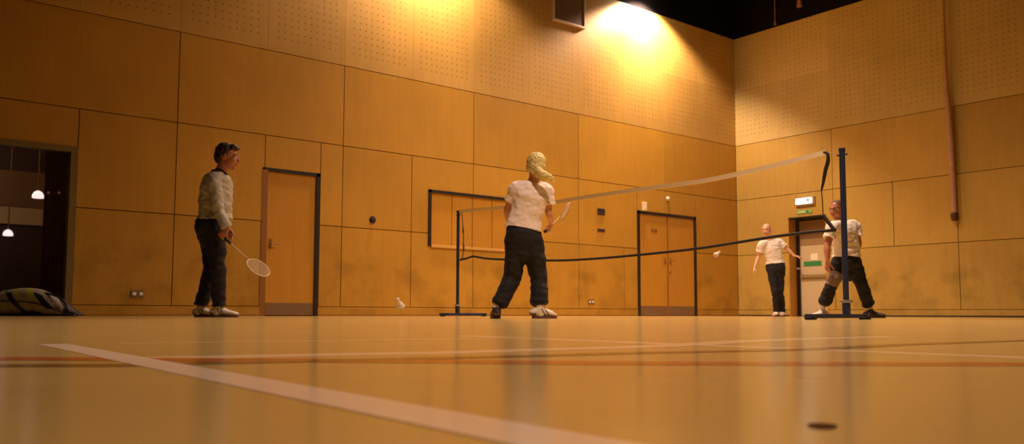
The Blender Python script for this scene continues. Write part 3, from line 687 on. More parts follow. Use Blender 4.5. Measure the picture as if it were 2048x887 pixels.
# ------------------------------------------------------------------ racket bag
def racket_bag():
    Pa, Pb = at(-70, 634, 9.75), at(163, 634, 9.75); ax = (Pb-Pa); ax.z = 0; Lh = ax.length; ax.normalize(); dp = Vector((-ax.y, ax.x, 0))
    base = Vector((Pa.x, Pa.y, 0)); t = thing('racket_bag', 'black, grey and yellow racket bag lying by the glass door', 'bag', base+ax*Lh/2)
    k = 9.75/FPX
    prof = [(-70, .08), (-50, .17), (-20, .24), (10, .30), (35, .322), (60, .325), (80, .31), (100, .265), (120, .20), (138, .13), (152, .07), (163, .025)]
    N = 260; nr = 140; bm = bmesh.new(); rings = []
    for i in range(N+1):
        u = -70+233*i/N; j = max(q for q in range(len(prof)) if prof[q][0] <= u+1e-6); j = min(j, len(prof)-2)
        tt = (u-prof[j][0])/(prof[j+1][0]-prof[j][0]); h = prof[j][1]*(1-tt)+prof[j+1][1]*tt
        wd = .05+.10*min(1, h/.25)
        c = base+ax*((u+70)/233*Lh)
        ring = []
        for q in range(nr):
            a = 2*PI*q/nr; cs, sn = math.cos(a), math.sin(a)
            e = .75
            x = math.copysign(abs(cs)**e, cs)*wd*(1-.25*max(0, sn)); z = (math.copysign(abs(sn)**e, sn)*.5+.5)*h
            w = noise.noise(Vector((i*.042, q*.064, 3)))*.008
            ring.append(bm.verts.new(c+dp*(x+w)+Z*max(.004, z+w)))
        rings.append((ring, u, h))
    for (A, u, h), (B, _, _) in zip(rings, rings[1:]):
        for q in range(nr):
            f = bm.faces.new((A[q], A[(q+1) % nr], B[(q+1) % nr], B[q])); f.smooth = True
            a = 2*PI*(q+.5)/nr; zrel = math.copysign(abs(math.sin(a))**.75, math.sin(a))*.5+.5; zz = zrel*h/.0058  # px above the floor
            v = zz; mi = 0
            s = u+v*.95            # slanted coordinate, stripes lean to the left going up
            front = True
            if 17 < s < 62: mi = 2 if 28 < s < 44 and v < 34 else 1
            elif 74 < s < 118 and v > 7: mi = 2 if (80 < s < 90 or 104 < s < 118) else 1
            elif 132 < s < 152 and v > 10: mi = 1
            elif 118 <= s <= 132: mi = 0
            if u > 84 and v < 14 and 84 < u < 133: mi = 1 if u < 112 or v > 8 else 2
            if h*172-v < 7 and 20 < u < 100 and mi == 0 and v > 20: mi = 1
            if v < 4.5 or u > 135 or (52 < u < 96 and v < 13-abs(u-76)*.25): mi = 0
            f.material_index = mi
    bm.faces.new(rings[0][0][::-1]); bm.faces.new(rings[-1][0])
    link('bag_body', bm, [M['bag_k'], M['bag_w'], M['bag_y']], t)
    # piping zip and carry strap
    bm = bmesh.new(); pts = [r[0][0].copy() for r in []]
    P = []
    for u, z in ((-40, .10), (0, .16), (40, .17), (80, .15), (110, .10), (140, .04)):
        P.append(base+ax*((u+70)/233*Lh)-dp*.155+Z*z)
    tube(bm, dense(P, 5), .006, 6); link('zip', bm, M['bag_k'], t, smooth=True)
    bm = bmesh.new(); P = [base+ax*((u+70)/233*Lh)-dp*y_+Z*z for u, z, y_ in ((88, .27, .05), (118, .235, .09), (140, .15, .12), (152, .05, .16), (168, .012, .2), (150, .012, .24))]
    tube(bm, dense(P, 5), .013, 6); link('carry_strap', bm, M['bag_k'], t, smooth=True)
racket_bag()

# ------------------------------------------------------------------ people
def lerp(a, b, t): return a+(b-a)*t
def finger(bm, p, d, nrm, L, r, curl):
    """three phalanges bending towards nrm"""
    q = p.copy(); dd = d.normalized(); ax = dd.cross(nrm).normalized(); pts = [(q.copy(), r*1.05, r*1.05)]
    for f, c in ((.45, curl*.8), (.30, curl*1.1), (.25, curl*.8)):
        dd = Matrix.Rotation(c, 3, ax) @ dd; q = q+dd*L*f; pts.append((q.copy(), r*(1 if f > .4 else .9 if f > .28 else .75), r*(1 if f > .4 else .9 if f > .28 else .72)))
    loft(bm, pts, ax, n=10, k=3)
def hand(bm, w, d, nrm, thumb_side, curl=.45, sc=1.0):
    """w wrist, d towards the fingers, nrm out of the palm, thumb_side vector"""
    d = Vector(d).normalized(); nrm = Vector(nrm); nrm = (nrm-d*nrm.dot(d)).normalized(); s = Vector(thumb_side); s = (s-d*s.dot(d)-nrm*s.dot(nrm)).normalized()
    L = .098*sc
    loft(bm, [(w-d*.02, .026*sc, .020*sc), (w+d*.03*sc, .034*sc, .018*sc), (w+d*.075*sc, .040*sc, .015*sc), (w+d*L*.93, .040*sc, .012*sc)], s, n=18, k=4)
    for i, (off, ln) in enumerate(((.031, .072), (.0105, .080), (-.0105, .074), (-.031, .058))):
        finger(bm, w+d*(L-.008*abs(i-1)*sc*.6-.008)+s*off*sc, d+s*off*3.0, nrm, ln*sc, .0078*sc, curl*(1+.12*i))
    th = (d*.72+s*.52+nrm*(.35+.3*min(curl, 1))).normalized()
    b = w+d*.028*sc+s*.026*sc
    ax = th.cross(nrm).normalized(); e = b+th*.042*sc; th2 = (th+d*.5+nrm*.25*(1+curl)).normalized(); g = e+th2*.032*sc; h = g+(th2+nrm*.3).normalized()*.024*sc
    loft(bm, [(b-th*.01, .014*sc, .013*sc), (e, .0105*sc, .010*sc), (g, .0095*sc, .009*sc), (h, .0075*sc, .006*sc)], ax, n=12, k=3)

def grip(w, f, h, nh):
    """pose of a hand closed round a handle running along h; f forearm direction, nh palm normal hint"""
    h = h.normalized(); d = (f-h*f.dot(h)*.92).normalized(); d = (d-h*d.dot(h)).normalized(); n_ = d.cross(h)
    if n_.dot(nh) < 0: n_ = -n_
    return dict(d=d, n=n_, t=h, curl=1.22), w+d*.080+n_*.027-h*.05

def head(bm, c, F_, U_, sc=1.0, jaw=1.0):
    """c: centre of skull (eye level); F_ face direction; returns right vector"""
    U_ = U_.normalized(); F_ = (F_-U_*F_.dot(U_)).normalized(); R_ = F_.cross(U_)
    s = sc
    ell(bm, c+U_*.030*s-F_*.018*s, .076*s, .096*s, .090*s, R_, F_, U_, 28)
    ell(bm, c-U_*.030*s+F_*.022*s, .062*s*jaw, .070*s, .080*s, R_, F_, U_, 24)
    loft(bm, [(c-U_*.03*s+F_*.02*s, .058*s*jaw, .06*s), (c-U_*.075*s+F_*.035*s, .045*s*jaw, .045*s), (c-U_*.100*s+F_*.055*s, .022*s*jaw, .022*s)], R_, n=18, k=4)
    loft(bm, [(c+U_*.012*s+F_*.083*s, .007*s, .006*s), (c-U_*.012*s+F_*.096*s, .010*s, .010*s), (c-U_*.030*s+F_*.103*s, .0155*s, .012*s), (c-U_*.038*s+F_*.092*s, .014*s, .010*s)], R_, n=12, k=4)
    loft(bm, [(c+U_*.022*s+F_*.074*s-R_*.045*s, .010*s, .010*s), (c+U_*.026*s+F_*.084*s, .011*s, .011*s), (c+U_*.022*s+F_*.074*s+R_*.045*s, .010*s, .010*s)], U_, n=10, k=3)   # brow
    for q, wd in ((-.060, .007), (-.071, .008)):      # lips
        loft(bm, [(c+U_*q*s+F_*.083*s-R_*.02*s, .004*s, .004*s), (c+U_*q*s+F_*.090*s, wd*s, .007*s), (c+U_*q*s+F_*.083*s+R_*.02*s, .004*s, .004*s)], U_, n=10, k=3)
    for g in (-1, 1):
        ec = c-U_*.010*s-F_*.012*s+R_*g*.074*s
        loft(bm, [(ec+U_*.030*s+R_*g*.008*s, .005*s, .012*s), (ec+R_*g*.010*s, .006*s, .017*s), (ec-U_*.028*s, .005*s, .009*s)], R_, n=12, k=4)
        ell(bm, c-U_*.03*s+F_*.055*s+R_*g*.036*s, .02*s, .022*s, .018*s, R_, F_, U_, 12)
    return R_, F_, U_
def face_parts(root, c, R_, F_, U_, s, hairmat):
    for g in (-1, 1):
        e = c+U_*.004*s+F_*.0725*s+R_*g*.031*s
        bm = bmesh.new(); ell(bm, e, .0115*s, .0115*s, .0115*s, R_, F_, U_, 16)
        for f in bm.faces:
            if (f.calc_center_median()-e).normalized().dot(F_) > .80: f.material_index = 1
        link('eye', bm, [M['eyew'], M['iris']], root, smooth=True)
        bm = bmesh.new(); loft(bm, [(c+U_*.026*s+F_*.088*s+R_*g*.014*s, .004, .004), (c+U_*.031*s+F_*.087*s+R_*g*.032*s, .0045, .005), (c+U_*.024*s+F_*.074*s+R_*g*.050*s, .003, .003)], U_, n=8, k=3)
        link('eyebrow', bm, hairmat, root, smooth=True)
def wrinkle(amp, fz=12, fx=10, seed=0, extra=None):
    def f(co, nr):
        a = noise.noise(Vector((co.x*fx+seed, co.y*fx, co.z*fz)))*amp + noise.noise(Vector((co.x*fx*2.4+seed, co.y*fx*2.4, co.z*fz*2.2+5)))*amp*.5
        a = a - abs(noise.noise(Vector((co.x*fx*.8+9, co.y*fx*.8+seed, co.z*fz*1.6))))*amp*.8
        return a + (extra(co) if extra else 0)
    return f

def person(J, face, opt, label):
    """J: joints in world space. sh/el/wr/hip/kn/an/toe for 'a' and 'b' sides; chest, pelvis, neck, head"""
    g = opt.get
    gs = g('scale', 1.0); w = g('girth', 1.0)
    base = (J['an_a']+J['an_b'])/2; root = thing('person', label, 'person', (base.x, base.y, 0))
    sd = (J['sh_b']-J['sh_a']).normalized(); fdir = Vector(g('front')).normalized(); fdir.z = 0; fdir.normalize()
    hs = (J['hip_b']-J['hip_a']).normalized()
    up_ = (J['neck']-J['pelvis']).normalized()
    pv, nk = J['pelvis'], J['neck']; ch = J.get('chest', lerp(pv, nk, .66)); wa = J.get('waist', lerp(pv, nk, .30))
    tw = w
    half = (J['sh_b']-J['sh_a']).dot(sd)/2
    # true widths: cross sections are laid along the body's own side axis
    side = Vector(g('side')).normalized()
    def torso(bm, e=0.0, lo=None, top=True, flat=(True, True), pot=0.0):
        secs = []
        if lo is None:
            secs += [(pv-up_*.05, (.10*tw+e)*gs, (.075*tw+e)*gs), (pv, (.145*tw+e)*gs, (.100*tw+e)*gs)]
        else: secs += [(lo, (.165*tw+e*1.15)*gs, (.122*tw+e*1.1+pot*.5)*gs)]
        secs += [(wa, (.142*tw+e)*gs, (.108*tw+e+pot)*gs), (lerp(wa, ch, .5), (.148*tw+e)*gs, (.112*tw+e+pot*.6)*gs), (ch, (.160*tw+e)*gs, (.118*tw+e)*gs),
                 (lerp(ch, nk, .62), (.150*w+e*.8)*gs, (.095*w+e*.8)*gs)]
        if top: secs += [(lerp(ch, nk, .90), (.085+e*.8)*gs, (.066+e*.6)*gs), (nk+up_*.0, (.058+e*.5)*gs, (.060+e*.5)*gs)]
        loft(bm, secs, side, n=32, k=5, cap=flat)
    def sleeve(bm, s, e, t1, flare=1.0, endflat=True, long=False):
        sh, el, wr = J['sh_'+s], J['el_'+s], J['wr_'+s]; nkp = lerp(ch, nk, .78)
        if not long:
            end = lerp(sh, el, t1)
            loft(bm, [(lerp(nkp, sh, .35), .058*gs+e*.3, .058*gs+e*.3), (sh, .056*w*gs+e, .060*w*gs+e), (lerp(sh, end, .55), .052*w*gs+e, .055*w*gs+e), (end, .052*w*gs*flare+e, .054*w*gs*flare+e)], fdir, n=22, k=5, cap=(True, False))
        else:
            loft(bm, [(lerp(nkp, sh, .35), .058*gs+e*.3, .058*gs+e*.3), (sh, .058*gs+e, .062*gs+e), (lerp(sh, el, .5), .050*gs+e, .054*gs+e), (el, .044*gs+e*1.2, .048*gs+e*1.2), (lerp(el, wr, .5), .040*gs+e, .043*gs+e), (lerp(el, wr, .86), .034*gs+e*1.1, .036*gs+e*1.1), (lerp(el, wr, .97), .030*gs+e*.4, .031*gs+e*.4)], fdir, n=22, k=5, cap=(True, False))
    # ---- body, one continuous surface
    bm = bmesh.new(); torso(bm)
    hc = J['head']; U_ = Vector(g('head_up', up_)).normalized(); hsz = g('head_scale', 1.0)*gs
    Rv, Fv, Uv = head(bm, hc, Vector(face), U_, hsz, g('jaw', 1.0))
    loft(bm, [(nk-up_*.06, .062*w, .062*w), (lerp(nk, hc, .3), .056*g('neck_w', 1), .058*g('neck_w', 1)), (lerp(nk, hc, .62)-Fv*.01, .053*g('neck_w', 1), .058*g('neck_w', 1)), (hc-Uv*.03-Fv*.02, .05, .055)], side, n=20, k=4)
    for s in 'ab':
        sh, el, wr = J['sh_'+s], J['el_'+s], J['wr_'+s]
        aw = g('arm_w', w)*gs
        loft(bm, [(lerp(lerp(ch, nk, .78), sh, .35), .05*gs, .05*gs), (sh, .050*aw, .054*aw), (lerp(sh, el, .4), .043*aw, .047*aw), (lerp(sh, el, .85), .034*aw, .038*aw), (el, .034*aw, .036*aw), (lerp(el, wr, .25), .037*aw, .036*aw), (lerp(el, wr, .7), .028*aw, .026*aw), (wr, .023*aw, .020*aw)], fdir, n=20, k=4)
        hd = g('hand_'+s); hand(bm, wr, hd['d'], hd['n'], hd['t'], hd.get('curl', .4), hd.get('sc', .97)*gs)
        hp, kn, an, toe = J['hip_'+s], J['kn_'+s], J['an_'+s], J['toe_'+s]
        loft(bm, [(hp+Z*.02, .074*w*gs, .078*w*gs), (lerp(hp, kn, .35), .070*w*gs, .076*w*gs), (lerp(hp, kn, .8), .055*gs, .060*gs), (kn, .052*gs, .056*gs), (lerp(kn, an, .3), .052*gs, .056*gs), (lerp(kn, an, .75), .034*gs, .038*gs), (an, .030*gs, .034*gs)], side, n=20, k=4)
        fd = (toe-an); fd.z = 0; fd.normalize(); fs = fd.cross(Z); gr = g('ground_'+s, 0.0)
        loft(bm, [(an, .030, .034), (Vector((an.x, an.y, gr+.06))-fd*.02, .030, .034), (Vector((an.x, an.y, gr+.045))+fd*.05, .034, .028), (Vector((toe.x, toe.y, gr+.03))-fd*.05, .038, .02), (Vector((toe.x, toe.y, gr+.028))-fd*.01, .03, .012)], fs, n=16, k=4)
    eyes = [hc+Uv*.004*hsz+Fv*.088*hsz+Rv*q*.031*hsz for q in (-1, 1)]
    def sock(co, nr):
        m = 0
        for e in eyes:
            d2 = (co-e).length_squared
            if d2 < .0016: m -= .010*math.exp(-d2/.00022)
        return m
    lp = hc-Uv*.0655*hsz+Fv*.09*hsz
    def skinpart(c):
        d = c-lp; return 1 if abs(d.dot(Rv)) < .022*hsz and abs(d.dot(Uv)) < .010*hsz and abs(d.dot(Fv)) < .02 else 0
    skin = g('skin')
    body = remesh('body', bm, [skin, M['lips']], root, .0042, 2, sock, skinpart)
    face_parts(root, hc, Rv, Fv, Uv, hsz, g('hair_mat'))
    # ---- upper garment
    bm = bmesh.new(); hem = J['hem']; e = g('top_ease', .018); torso(bm, e, hem, True, (False, False), g('pot', 0))
    if g('jacket'):
        for s in 'ab': sleeve(bm, s, .016, 1, long=True)
        loft(bm, [(hem+up_*.00, .170*w, .128*w), (hem+up_*.05, .176*w, .134*w)], side, n=30, k=3, cap=(False, False))
    else:
        for s in 'ab': sleeve(bm, s, g('sleeve_e', .014), g('sleeve', .62), g('flare', 1.18))
    post = g('top_post')
    remesh(g('top_name'), bm, g('top_mats'), root, .0065, 3, wrinkle(g('crease', .011), 12, 9, seed=len(label)), post)
    # ---- trousers
    bm = bmesh.new(); te = g('leg_ease', .022)
    loft(bm, [(J['belt'], .155*w+.006, .118*w+.006), (lerp(J['belt'], pv, .6), .168*w+.012, .130*w+.012), (pv-up_*.04, .165*w+.012, .128*w+.014), (pv-up_*.11, .13*w, .115*w)], side, n=30, k=4, cap=(False, True))
    for s in 'ab':
        hp, kn, an = J['hip_'+s], J['kn_'+s], J['an_'+s]; cf = g('cuff', 'straight'); lw = g('leg_w', 1)
        end = lerp(kn, an, g('leg_end', 1.02))
        sec = [(hp+Z*.03, .082*w+te, .092*w+te), (lerp(hp, kn, .35), (.076*w+te)*lw, (.084*w+te)*lw), (lerp(hp, kn, .8), (.062+te)*lw, (.066+te)*lw), (kn, (.058+te)*lw, (.062+te)*lw), (lerp(kn, end, .4), (.054+te)*lw, (.060+te)*lw)]
        if cf == 'gathered': sec += [(lerp(kn, end, .75), (.056+te)*lw, (.062+te)*lw), (lerp(kn, end, .90), (.053+te)*lw, (.058+te)*lw), (end, .043, .046)]
        else: sec += [(lerp(kn, end, .75), (.048+te)*lw, (.055+te)*lw), (end, (.048+te)*lw, (.058+te)*lw)]
        loft(bm, sec, side, n=22, k=5, cap=(True, False))
    remesh('trousers', bm, g('leg_mats'), root, .0068, 3, wrinkle(g('leg_crease', .012), 11, 7, seed=3+len(label)), g('leg_post'))
    # ---- shoes
    for s in 'ab':
        an, toe = J['an_'+s], J['toe_'+s]; fd = (toe-an); fd.z = 0; fd.normalize(); fs = fd.cross(Z); gr = g('ground_'+s, 0.0)
        a0 = Vector((an.x, an.y, gr)); SL = g('shoe_len', .285)*gs; he = a0-fd*.075; sm = g('shoe_'+s, M['shoe_w'])
        tl = he+fd*SL
        bm = bmesh.new()
        loft(bm, [(he+Z*.055, .032, .030), (he+fd*.05+Z*.065, .040, .042), (he+fd*.10+Z*.062, .042, .040), (he+fd*.17+Z*.048, .046, .028), (he+fd*(SL-.05)+Z*.040, .046, .020), (tl-fd*.02+Z*.035, .034, .014)], fs, n=22, k=4)
        loft(bm, [(a0-fd*.005+Z*.04, .042, .050), (a0+Z*.085-fd*.005, .040, .050), (a0+Z*.105-fd*.008, .041, .050)], fs, n=20, k=3, cap=(True, False))
        shoe = remesh('shoe', bm, [sm, M['shoe_trim']], root, .006, 2, None, lambda c, he=he, fd=fd: 1 if (.12 < (c-he).dot(fd)+c.z*.6 < .135 or .155 < (c-he).dot(fd)+c.z*.6 < .17 or (c-he).dot(fd) < .02 and c.z < .05) and c.z < .085+gr else 0)
        bm = bmesh.new(); n = 28; o1 = []
        outline = []
        for q in range(n):
            a = 2*PI*q/n; x = math.cos(a); y = math.sin(a); xx = (x*.5+.5)*SL
            wd = .040+.010*math.exp(-((xx-.7*SL)/.07)**2)-.004*math.exp(-((xx-.4*SL)/.04)**2)
            outline.append(he-fd*.004+fd*xx+fs*math.copysign(abs(y)**.7, y)*wd)
        lo_ = [bm.verts.new(p+Z*.0015) for p in outline]; hi_ = [bm.verts.new(p+Z*.026) for p in outline]
        bm.faces.new(lo_[::-1]); bm.faces.new(hi_)
        for q in range(n): bm.faces.new((lo_[q], lo_[(q+1) % n], hi_[(q+1) % n], hi_[q]))
        link('sole', bm, g('sole_'+s, M['sole']), shoe)
        bm = bmesh.new()
        for i in range(4):
            c_ = he+fd*(.115+i*.026)+Z*(.100-i*.0105); tube(bm, [c_-fs*.028-Z*.01, c_+Z*.003, c_+fs*.028-Z*.01], .0035, 6)
        link('laces', bm, M['sock'], shoe)
        if g('sock'):
            bm = bmesh.new(); loft(bm, [(a0+Z*.08, .038, .042), (lerp(a0+Z*.08, an+Z*.06, .7), .036, .039), (lerp(kn_(J, s), an, .82), .036, .039)], fs, n=16, k=3, cap=(False, False)); link('sock', bm, M['sock'], root, smooth=True)
    return root, (hc, Rv, Fv, Uv, hsz)
def kn_(J, s): return J['kn_'+s]

def hair_cap(root, H, m, parts, name='hair', amp=.006, voxel=.005, smooth=3):
    hc, R_, F_, U_, s = H; bm = bmesh.new()
    for (x, y, z, rx, ry, rz) in parts: ell(bm, hc+R_*x*s+F_*y*s+U_*z*s, rx*s, ry*s, rz*s, R_, F_, U_, 22)
    return remesh(name, bm, m, root, voxel, smooth, lambda co, nr: noise.noise(co*55)*amp+noise.noise(co*140)*amp*.4)

# ===== person 1: man in grey jacket, seen in profile, facing right =====
D = 8.4
def A(u, v, dd=0, d=None): return at(u, v, (d or D)+dd)
sideA = FH*1.0+rt*.12     # his own left-right axis points away from the camera
J = dict(pelvis=A(424, 452), neck=A(441, 343), head=A(456, 314), chest=A(433, 377), waist=A(430, 425), hem=A(431, 441), belt=A(426, 437),
         sh_a=A(428, 361, -.17), el_a=A(436, 417, -.21), wr_a=A(453, 458, -.24),
         sh_b=A(438, 361, .17), el_b=A(440, 417, .22), wr_b=A(455, 456, .20),
         hip_a=A(428, 460, -.09), kn_a=A(436, 540, -.10), an_a=A(438, 612, -.10), toe_a=A(470, 630, -.13),
         hip_b=A(424, 460, .09), kn_b=A(421, 540, .10), an_b=A(402, 611, .09), toe_b=A(428, 630, .03))
rk = (A(549, 563, -.31)-A(455, 469, -.24)).normalized()
for _ in range(4):
    gripA, buttA = grip(J['wr_a'], J['wr_a']-J['el_a'], rk, FH); rk = (A(549, 563, -.31)-buttA).normalized()
gripA, buttA = grip(J['wr_a'], J['wr_a']-J['el_a'], rk, FH)
root, H = person(J, rt*1.0+FH*.12, dict(side=sideA, front=rt, skin=M['skin_ruddy'], hair_mat=M['hair_dark'], girth=1.08, pot=.016, head_scale=1.08, jacket=True, top_name='jacket', top_mats=[M['jacket']], top_ease=.026, crease=.012,
    leg_mats=[M['trouser']], leg_ease=.018, leg_w=.98, cuff='straight', leg_end=1.0, head_up=Z*1+rt*.06,
    hand_a=gripA, hand_b=dict(d=-Z+rt*.2, n=-FH, t=rt, curl=.35), shoe_len=.29, sole_a=M['sole'], arm_w=1.0),
    'person in a light grey jacket and dark trousers standing at left holding a racket')
hair_cap(root, H, M['hair_dark'], [(0, -.030, .048, .083, .095, .088), (0, -.065, .0, .070, .062, .075), (0, .045, .098, .060, .045, .028), (.0, .075, .088, .045, .022, .018), (-.07, -.01, .02, .014, .022, .04), (.07, -.01, .02, .014, .022, .04)])
hc, R_, F_, U_, s = H
bm = bmesh.new(); nk = J['neck']
loft(bm, [(nk-Z*.045-rt*.012, .088, .088), (nk-Z*.005-rt*.016, .080, .080), (nk+Z*.018-rt*.018, .072, .074)], sideA, n=24, k=3, cap=(False, False)); remesh('collar', bm, M['collar'], root, .005, 2)
# racket in his hand
def racket(butt, dirv, wide, label, grip=None, fm=None):
    fm = fm or M['racket']
    d = dirv.normalized(); w_ = (wide-d*wide.dot(d)).normalized(); t = thing('badminton_racket', label, 'racket', butt)
    bm = bmesh.new(); tube(bm, [butt, butt+d*.17], [.0145, .013], 8); tube(bm, [butt-d*.004, butt+d*.012], .0165, 8); link('handle', bm, grip or M['collar'], t, smooth=True)
    bm = bmesh.new(); tube(bm, [butt+d*.17, butt+d*.20, butt+d*.425], [.008, .0045, .0040], 8); link('shaft', bm, fm, t, smooth=True)
    c = butt+d*.548; bm = bmesh.new(); n = 40
    tube(bm, [c+d*.125*math.cos(2*PI*k/n)+w_*.095*math.sin(2*PI*k/n) for k in range(n)], .0055, 8, closed=True); link('racket_head', bm, fm, t, smooth=True)
    bm = bmesh.new()
    for k in range(-10, 11):
        x = k*.0085; hy = .123*math.sqrt(max(0, 1-(x/.093)**2)); tube(bm, [c+w_*x-d*hy, c+w_*x+d*hy], .0008, 4, cap=False)
    for k in range(-13, 14):
        y = k*.0088; hx = .093*math.sqrt(max(0, 1-(y/.123)**2)); tube(bm, [c+d*y-w_*hx, c+d*y+w_*hx], .0008, 4, cap=False)
    link('strings', bm, M['string'], t)
racket(buttA, rk, rt*.45+Z*.3+FH*.8, 'racket with dark grip and pale head, held low by the man in grey')

# ===== person 2: blond woman from behind =====
D = 7.6
sideB = rt*1.0+FH*.12
J = dict(pelvis=A(1047, 478), neck=A(1067, 364), head=A(1071, 333), chest=A(1061, 395), waist=A(1051, 435), hem=A(1047, 458), belt=A(1047, 450),
         sh_a=A(1034, 377, -.02), el_a=A(1014, 420, .06), wr_a=A(1018, 452, .22),
         sh_b=A(1092, 382, .02), el_b=A(1098, 428, .03), wr_b=A(1102, 445, .18),
         hip_a=A(1032, 486), kn_a=A(1025, 556, .05), an_a=A(993, 618, -.02), toe_a=A(985, 635, .30),
         hip_b=A(1064, 486), kn_b=A(1078, 556, .06), an_b=A(1080, 616, -.02), toe_b=A(1112, 635, .04))
rd2 = A(1150, 408, .72)-A(1101, 456, .17); gripB, buttB = grip(J['wr_b'], J['wr_b']-J['el_b'], rd2, -rt); gripB['sc'] = .9
root, H = person(J, FH*1.0-rt*.25, dict(side=sideB, front=FH, skin=M['skin'], hair_mat=M['hair_blond'], girth=.94, scale=.98, head_scale=1.0, top_name='t_shirt', top_mats=[M['tee_w']], top_ease=.022, crease=.010, sleeve=.62, flare=1.1, sleeve_e=.018,
    leg_mats=[M['trouser']], leg_ease=.024, leg_w=1.05, cuff='gathered', leg_end=.93, hand_a=dict(d=FH+Z*.1, n=-Z+rt*.4, t=rt, curl=.5, sc=.9), hand_b=gripB,
    shoe_len=.25, shoe_a=M['shoe_d'], sole_a=M['shoe_d'], sock=True, head_up=Z, arm_w=.9, neck_w=.85),
    'person with blond ponytail, pale pink t-shirt and black trousers, back turned, at the net')
hair_cap(root, H, M['hair_blond'], [(0, -.025, .038, .090, .105, .095), (0, -.070, -.012, .078, .060, .085), (0, -.085, -.07, .045, .035, .05), (-.06, 0, -.01, .03, .05, .05), (.06, 0, -.01, .03, .05, .05)], amp=.007)
bm = bmesh.new()
pt = [(A(1071, 333, -.10), .030, .028), (A(1080, 344, -.15), .034, .034), (A(1091, 351, -.16), .036, .034), (A(1100, 355, -.15), .030, .028), (A(1107, 363, -.14), .010, .010)]
loft(bm, pt, Z, n=18, k=5); loft(bm, [(A(1074, 336, -.13), .02, .02), (A(1082, 356, -.14), .022, .02), (A(1092, 362, -.14), .008, .008)], Z, n=14, k=4)
pony = remesh('ponytail', bm, M['hair_blond'], root, .005, 2, lambda co, nr: noise.noise(Vector((co.x*40, co.y*40, co.z*120)))*.007)
bm = bmesh.new(); bc = A(1072, 334, -.115); tube(bm, [bc+(rt*.6+Z*.8)*math.cos(a)*.03+FH*math.sin(a)*.03 for a in [2*PI*i/16 for i in range(16)]], .007, 8, closed=True); link('hair_tie', bm, M['hair_blond'], root, smooth=True)
racket(buttB, rd2, rt*.25+Z*.5-FH*.1, 'racket pointing towards the net from the right hand of the blond player', M['hair_dark'], mat('racket_frame_tan', (.55, .34, .18), .5))

# ===== person 3: bald man far back by the exit door =====
D = 15.3
sideC = rt*.95-FH*.3
J = dict(pelvis=A(1551, 535), neck=A(1540, 481), head=A(1533, 460), chest=A(1543, 497), waist=A(1549, 519), hem=A(1550, 527), belt=A(1551, 524),
         sh_a=A(1523, 489, -.05), el_a=A(1517, 513, .02), wr_a=A(1510, 533, -.02),
         sh_b=A(1559, 484, .03), el_b=A(1576, 499, .0), wr_b=A(1589, 511, -.05),
         hip_a=A(1543, 540), kn_a=A(1550, 583, -.05), an_a=A(1553, 622, .05), toe_a=A(1547, 631, -.20),
         hip_b=A(1560, 540), kn_b=A(1560, 583), an_b=A(1565, 622, .14), toe_b=A(1563, 631, -.08))
root, H = person(J, -FH*.9-rt*.55, dict(side=-sideC, front=-FH-rt*.2, skin=M['skin_pale'], hair_mat=M['hair_stub'], girth=.97, top_name='t_shirt', top_mats=[M['tee']], top_ease=.02, crease=.012, sleeve=.6,
    leg_mats=[M['trouser']], leg_ease=.014, leg_w=.95, cuff='straight', leg_end=1.0, hand_a=dict(d=-Z-rt*.4, n=rt-FH*.2, t=-FH, curl=.4), hand_b=dict(d=rt*.95-Z*.2, n=-Z, t=-FH, curl=.25), head_up=Z-rt*.08, shoe_len=.28),
    'bald person in white t-shirt and black trousers at the back beside the exit door')
hair_cap(root, H, M['hair_stub'], [(0, -.050, .005, .078, .068, .05)], name='hair', amp=.002)

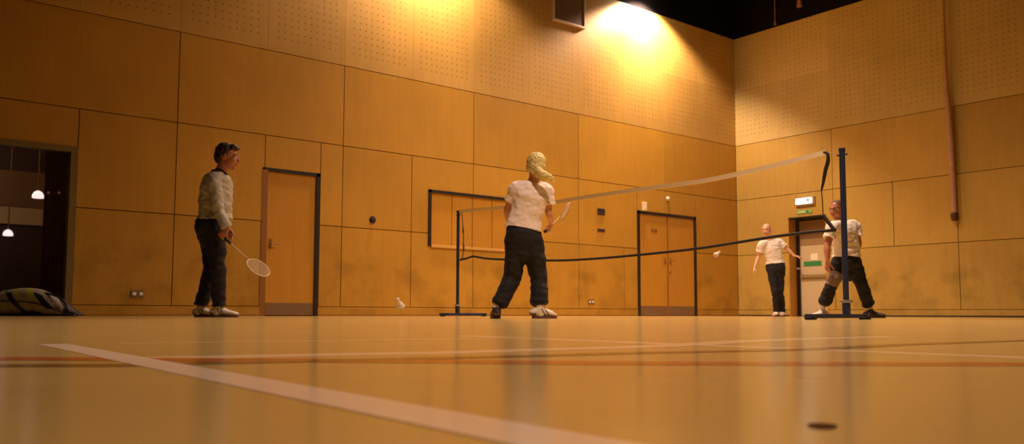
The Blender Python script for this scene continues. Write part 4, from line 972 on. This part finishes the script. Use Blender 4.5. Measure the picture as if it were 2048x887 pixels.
# ===== person 4: man in wide stance behind the tall post =====
D = 10.8
sideD = rt*.75+FH*.66
J = dict(pelvis=A(1693, 526), neck=A(1683, 442), head=A(1673, 419), chest=A(1688, 463), waist=A(1692, 496), hem=A(1693, 514), belt=A(1693, 509),
         sh_a=A(1664, 454, -.16), el_a=A(1654, 493, -.20), wr_a=A(1655, 523, -.26),
         sh_b=A(1710, 452, .10), el_b=A(1717, 487, .08), wr_b=A(1704, 516, -.10),
         hip_a=A(1680, 532, -.05), kn_a=A(1668, 560, -.16), an_a=A(1645, 614, -.05), toe_a=A(1626, 629, -.16),
         hip_b=A(1705, 532, .05), kn_b=A(1722, 566, .02), an_b=A(1740, 616, .16), toe_b=A(1762, 632, .02))
def knee_panel(c):
    return 1 if (c-(lerp(J['kn_a'], J['hip_a'], .06))).length < .115 else 0
shoulder_line = [J['sh_b']+Z*.05, J['el_b']]
def shirt_post(c):
    a, b = J['sh_b'], lerp(J['sh_b'], J['el_b'], .62)
    n_ = lerp(J['neck'], J['chest'], .3); dpt = (c-a)
    ax_ = (b-a).normalized(); q = dpt-ax_*dpt.dot(ax_); out = (rt-ax_*rt.dot(ax_)).normalized()
    return 1 if dpt.dot(rt) > -.03 and q.length > .02 and q.normalized().dot((out+Z*.5-FH*.3).normalized()) > .93 else 0
root, H = person(J, -rt*.85-FH*.55, dict(side=-sideD, front=-rt*.7-FH*.6, skin=M['skin_ruddy'], hair_mat=M['hair_brown'], girth=1.12, top_name='t_shirt', top_mats=[M['tee'], M['stripe']], top_post=shirt_post, top_ease=.024, crease=.012, sleeve=.58, pot=.02,
    leg_mats=[M['trouser'], M['knee']], leg_post=knee_panel, leg_ease=.022, leg_w=1.0, cuff='gathered', leg_end=.93, hand_a=dict(d=-Z-rt*.05, n=rt*.6+FH*.4, t=-rt-FH, curl=.5), hand_b=dict(d=-Z*.8-rt*.5-FH*.2, n=FH-rt*.3, t=-rt+Z*.2, curl=.4),
    head_up=Z-rt*.12, head_scale=1.02, jaw=1.08, neck_w=1.15, arm_w=1.15, sock=True, shoe_b=M['shoe_d'], sole_b=M['shoe_d'], shoe_len=.30),
    'person with short hair and white t-shirt in a wide stance behind the tall net post')
hair_cap(root, H, M['hair_brown'], [(0, -.028, .046, .080, .096, .082), (0, -.060, .005, .070, .058, .060)], amp=.002)

# ------------------------------------------------------------------ world and view
wd = bpy.data.worlds.new('world'); S.world = wd; wd.use_nodes = True
bg = wd.node_tree.nodes['Background']; bg.inputs[0].default_value = (.02, .014, .01, 1); bg.inputs[1].default_value = 1
S.view_settings.view_transform = 'Standard'; S.view_settings.look = 'None'; S.view_settings.gamma = 1; S.view_settings.exposure = 0
S.view_settings.use_curve_mapping = False
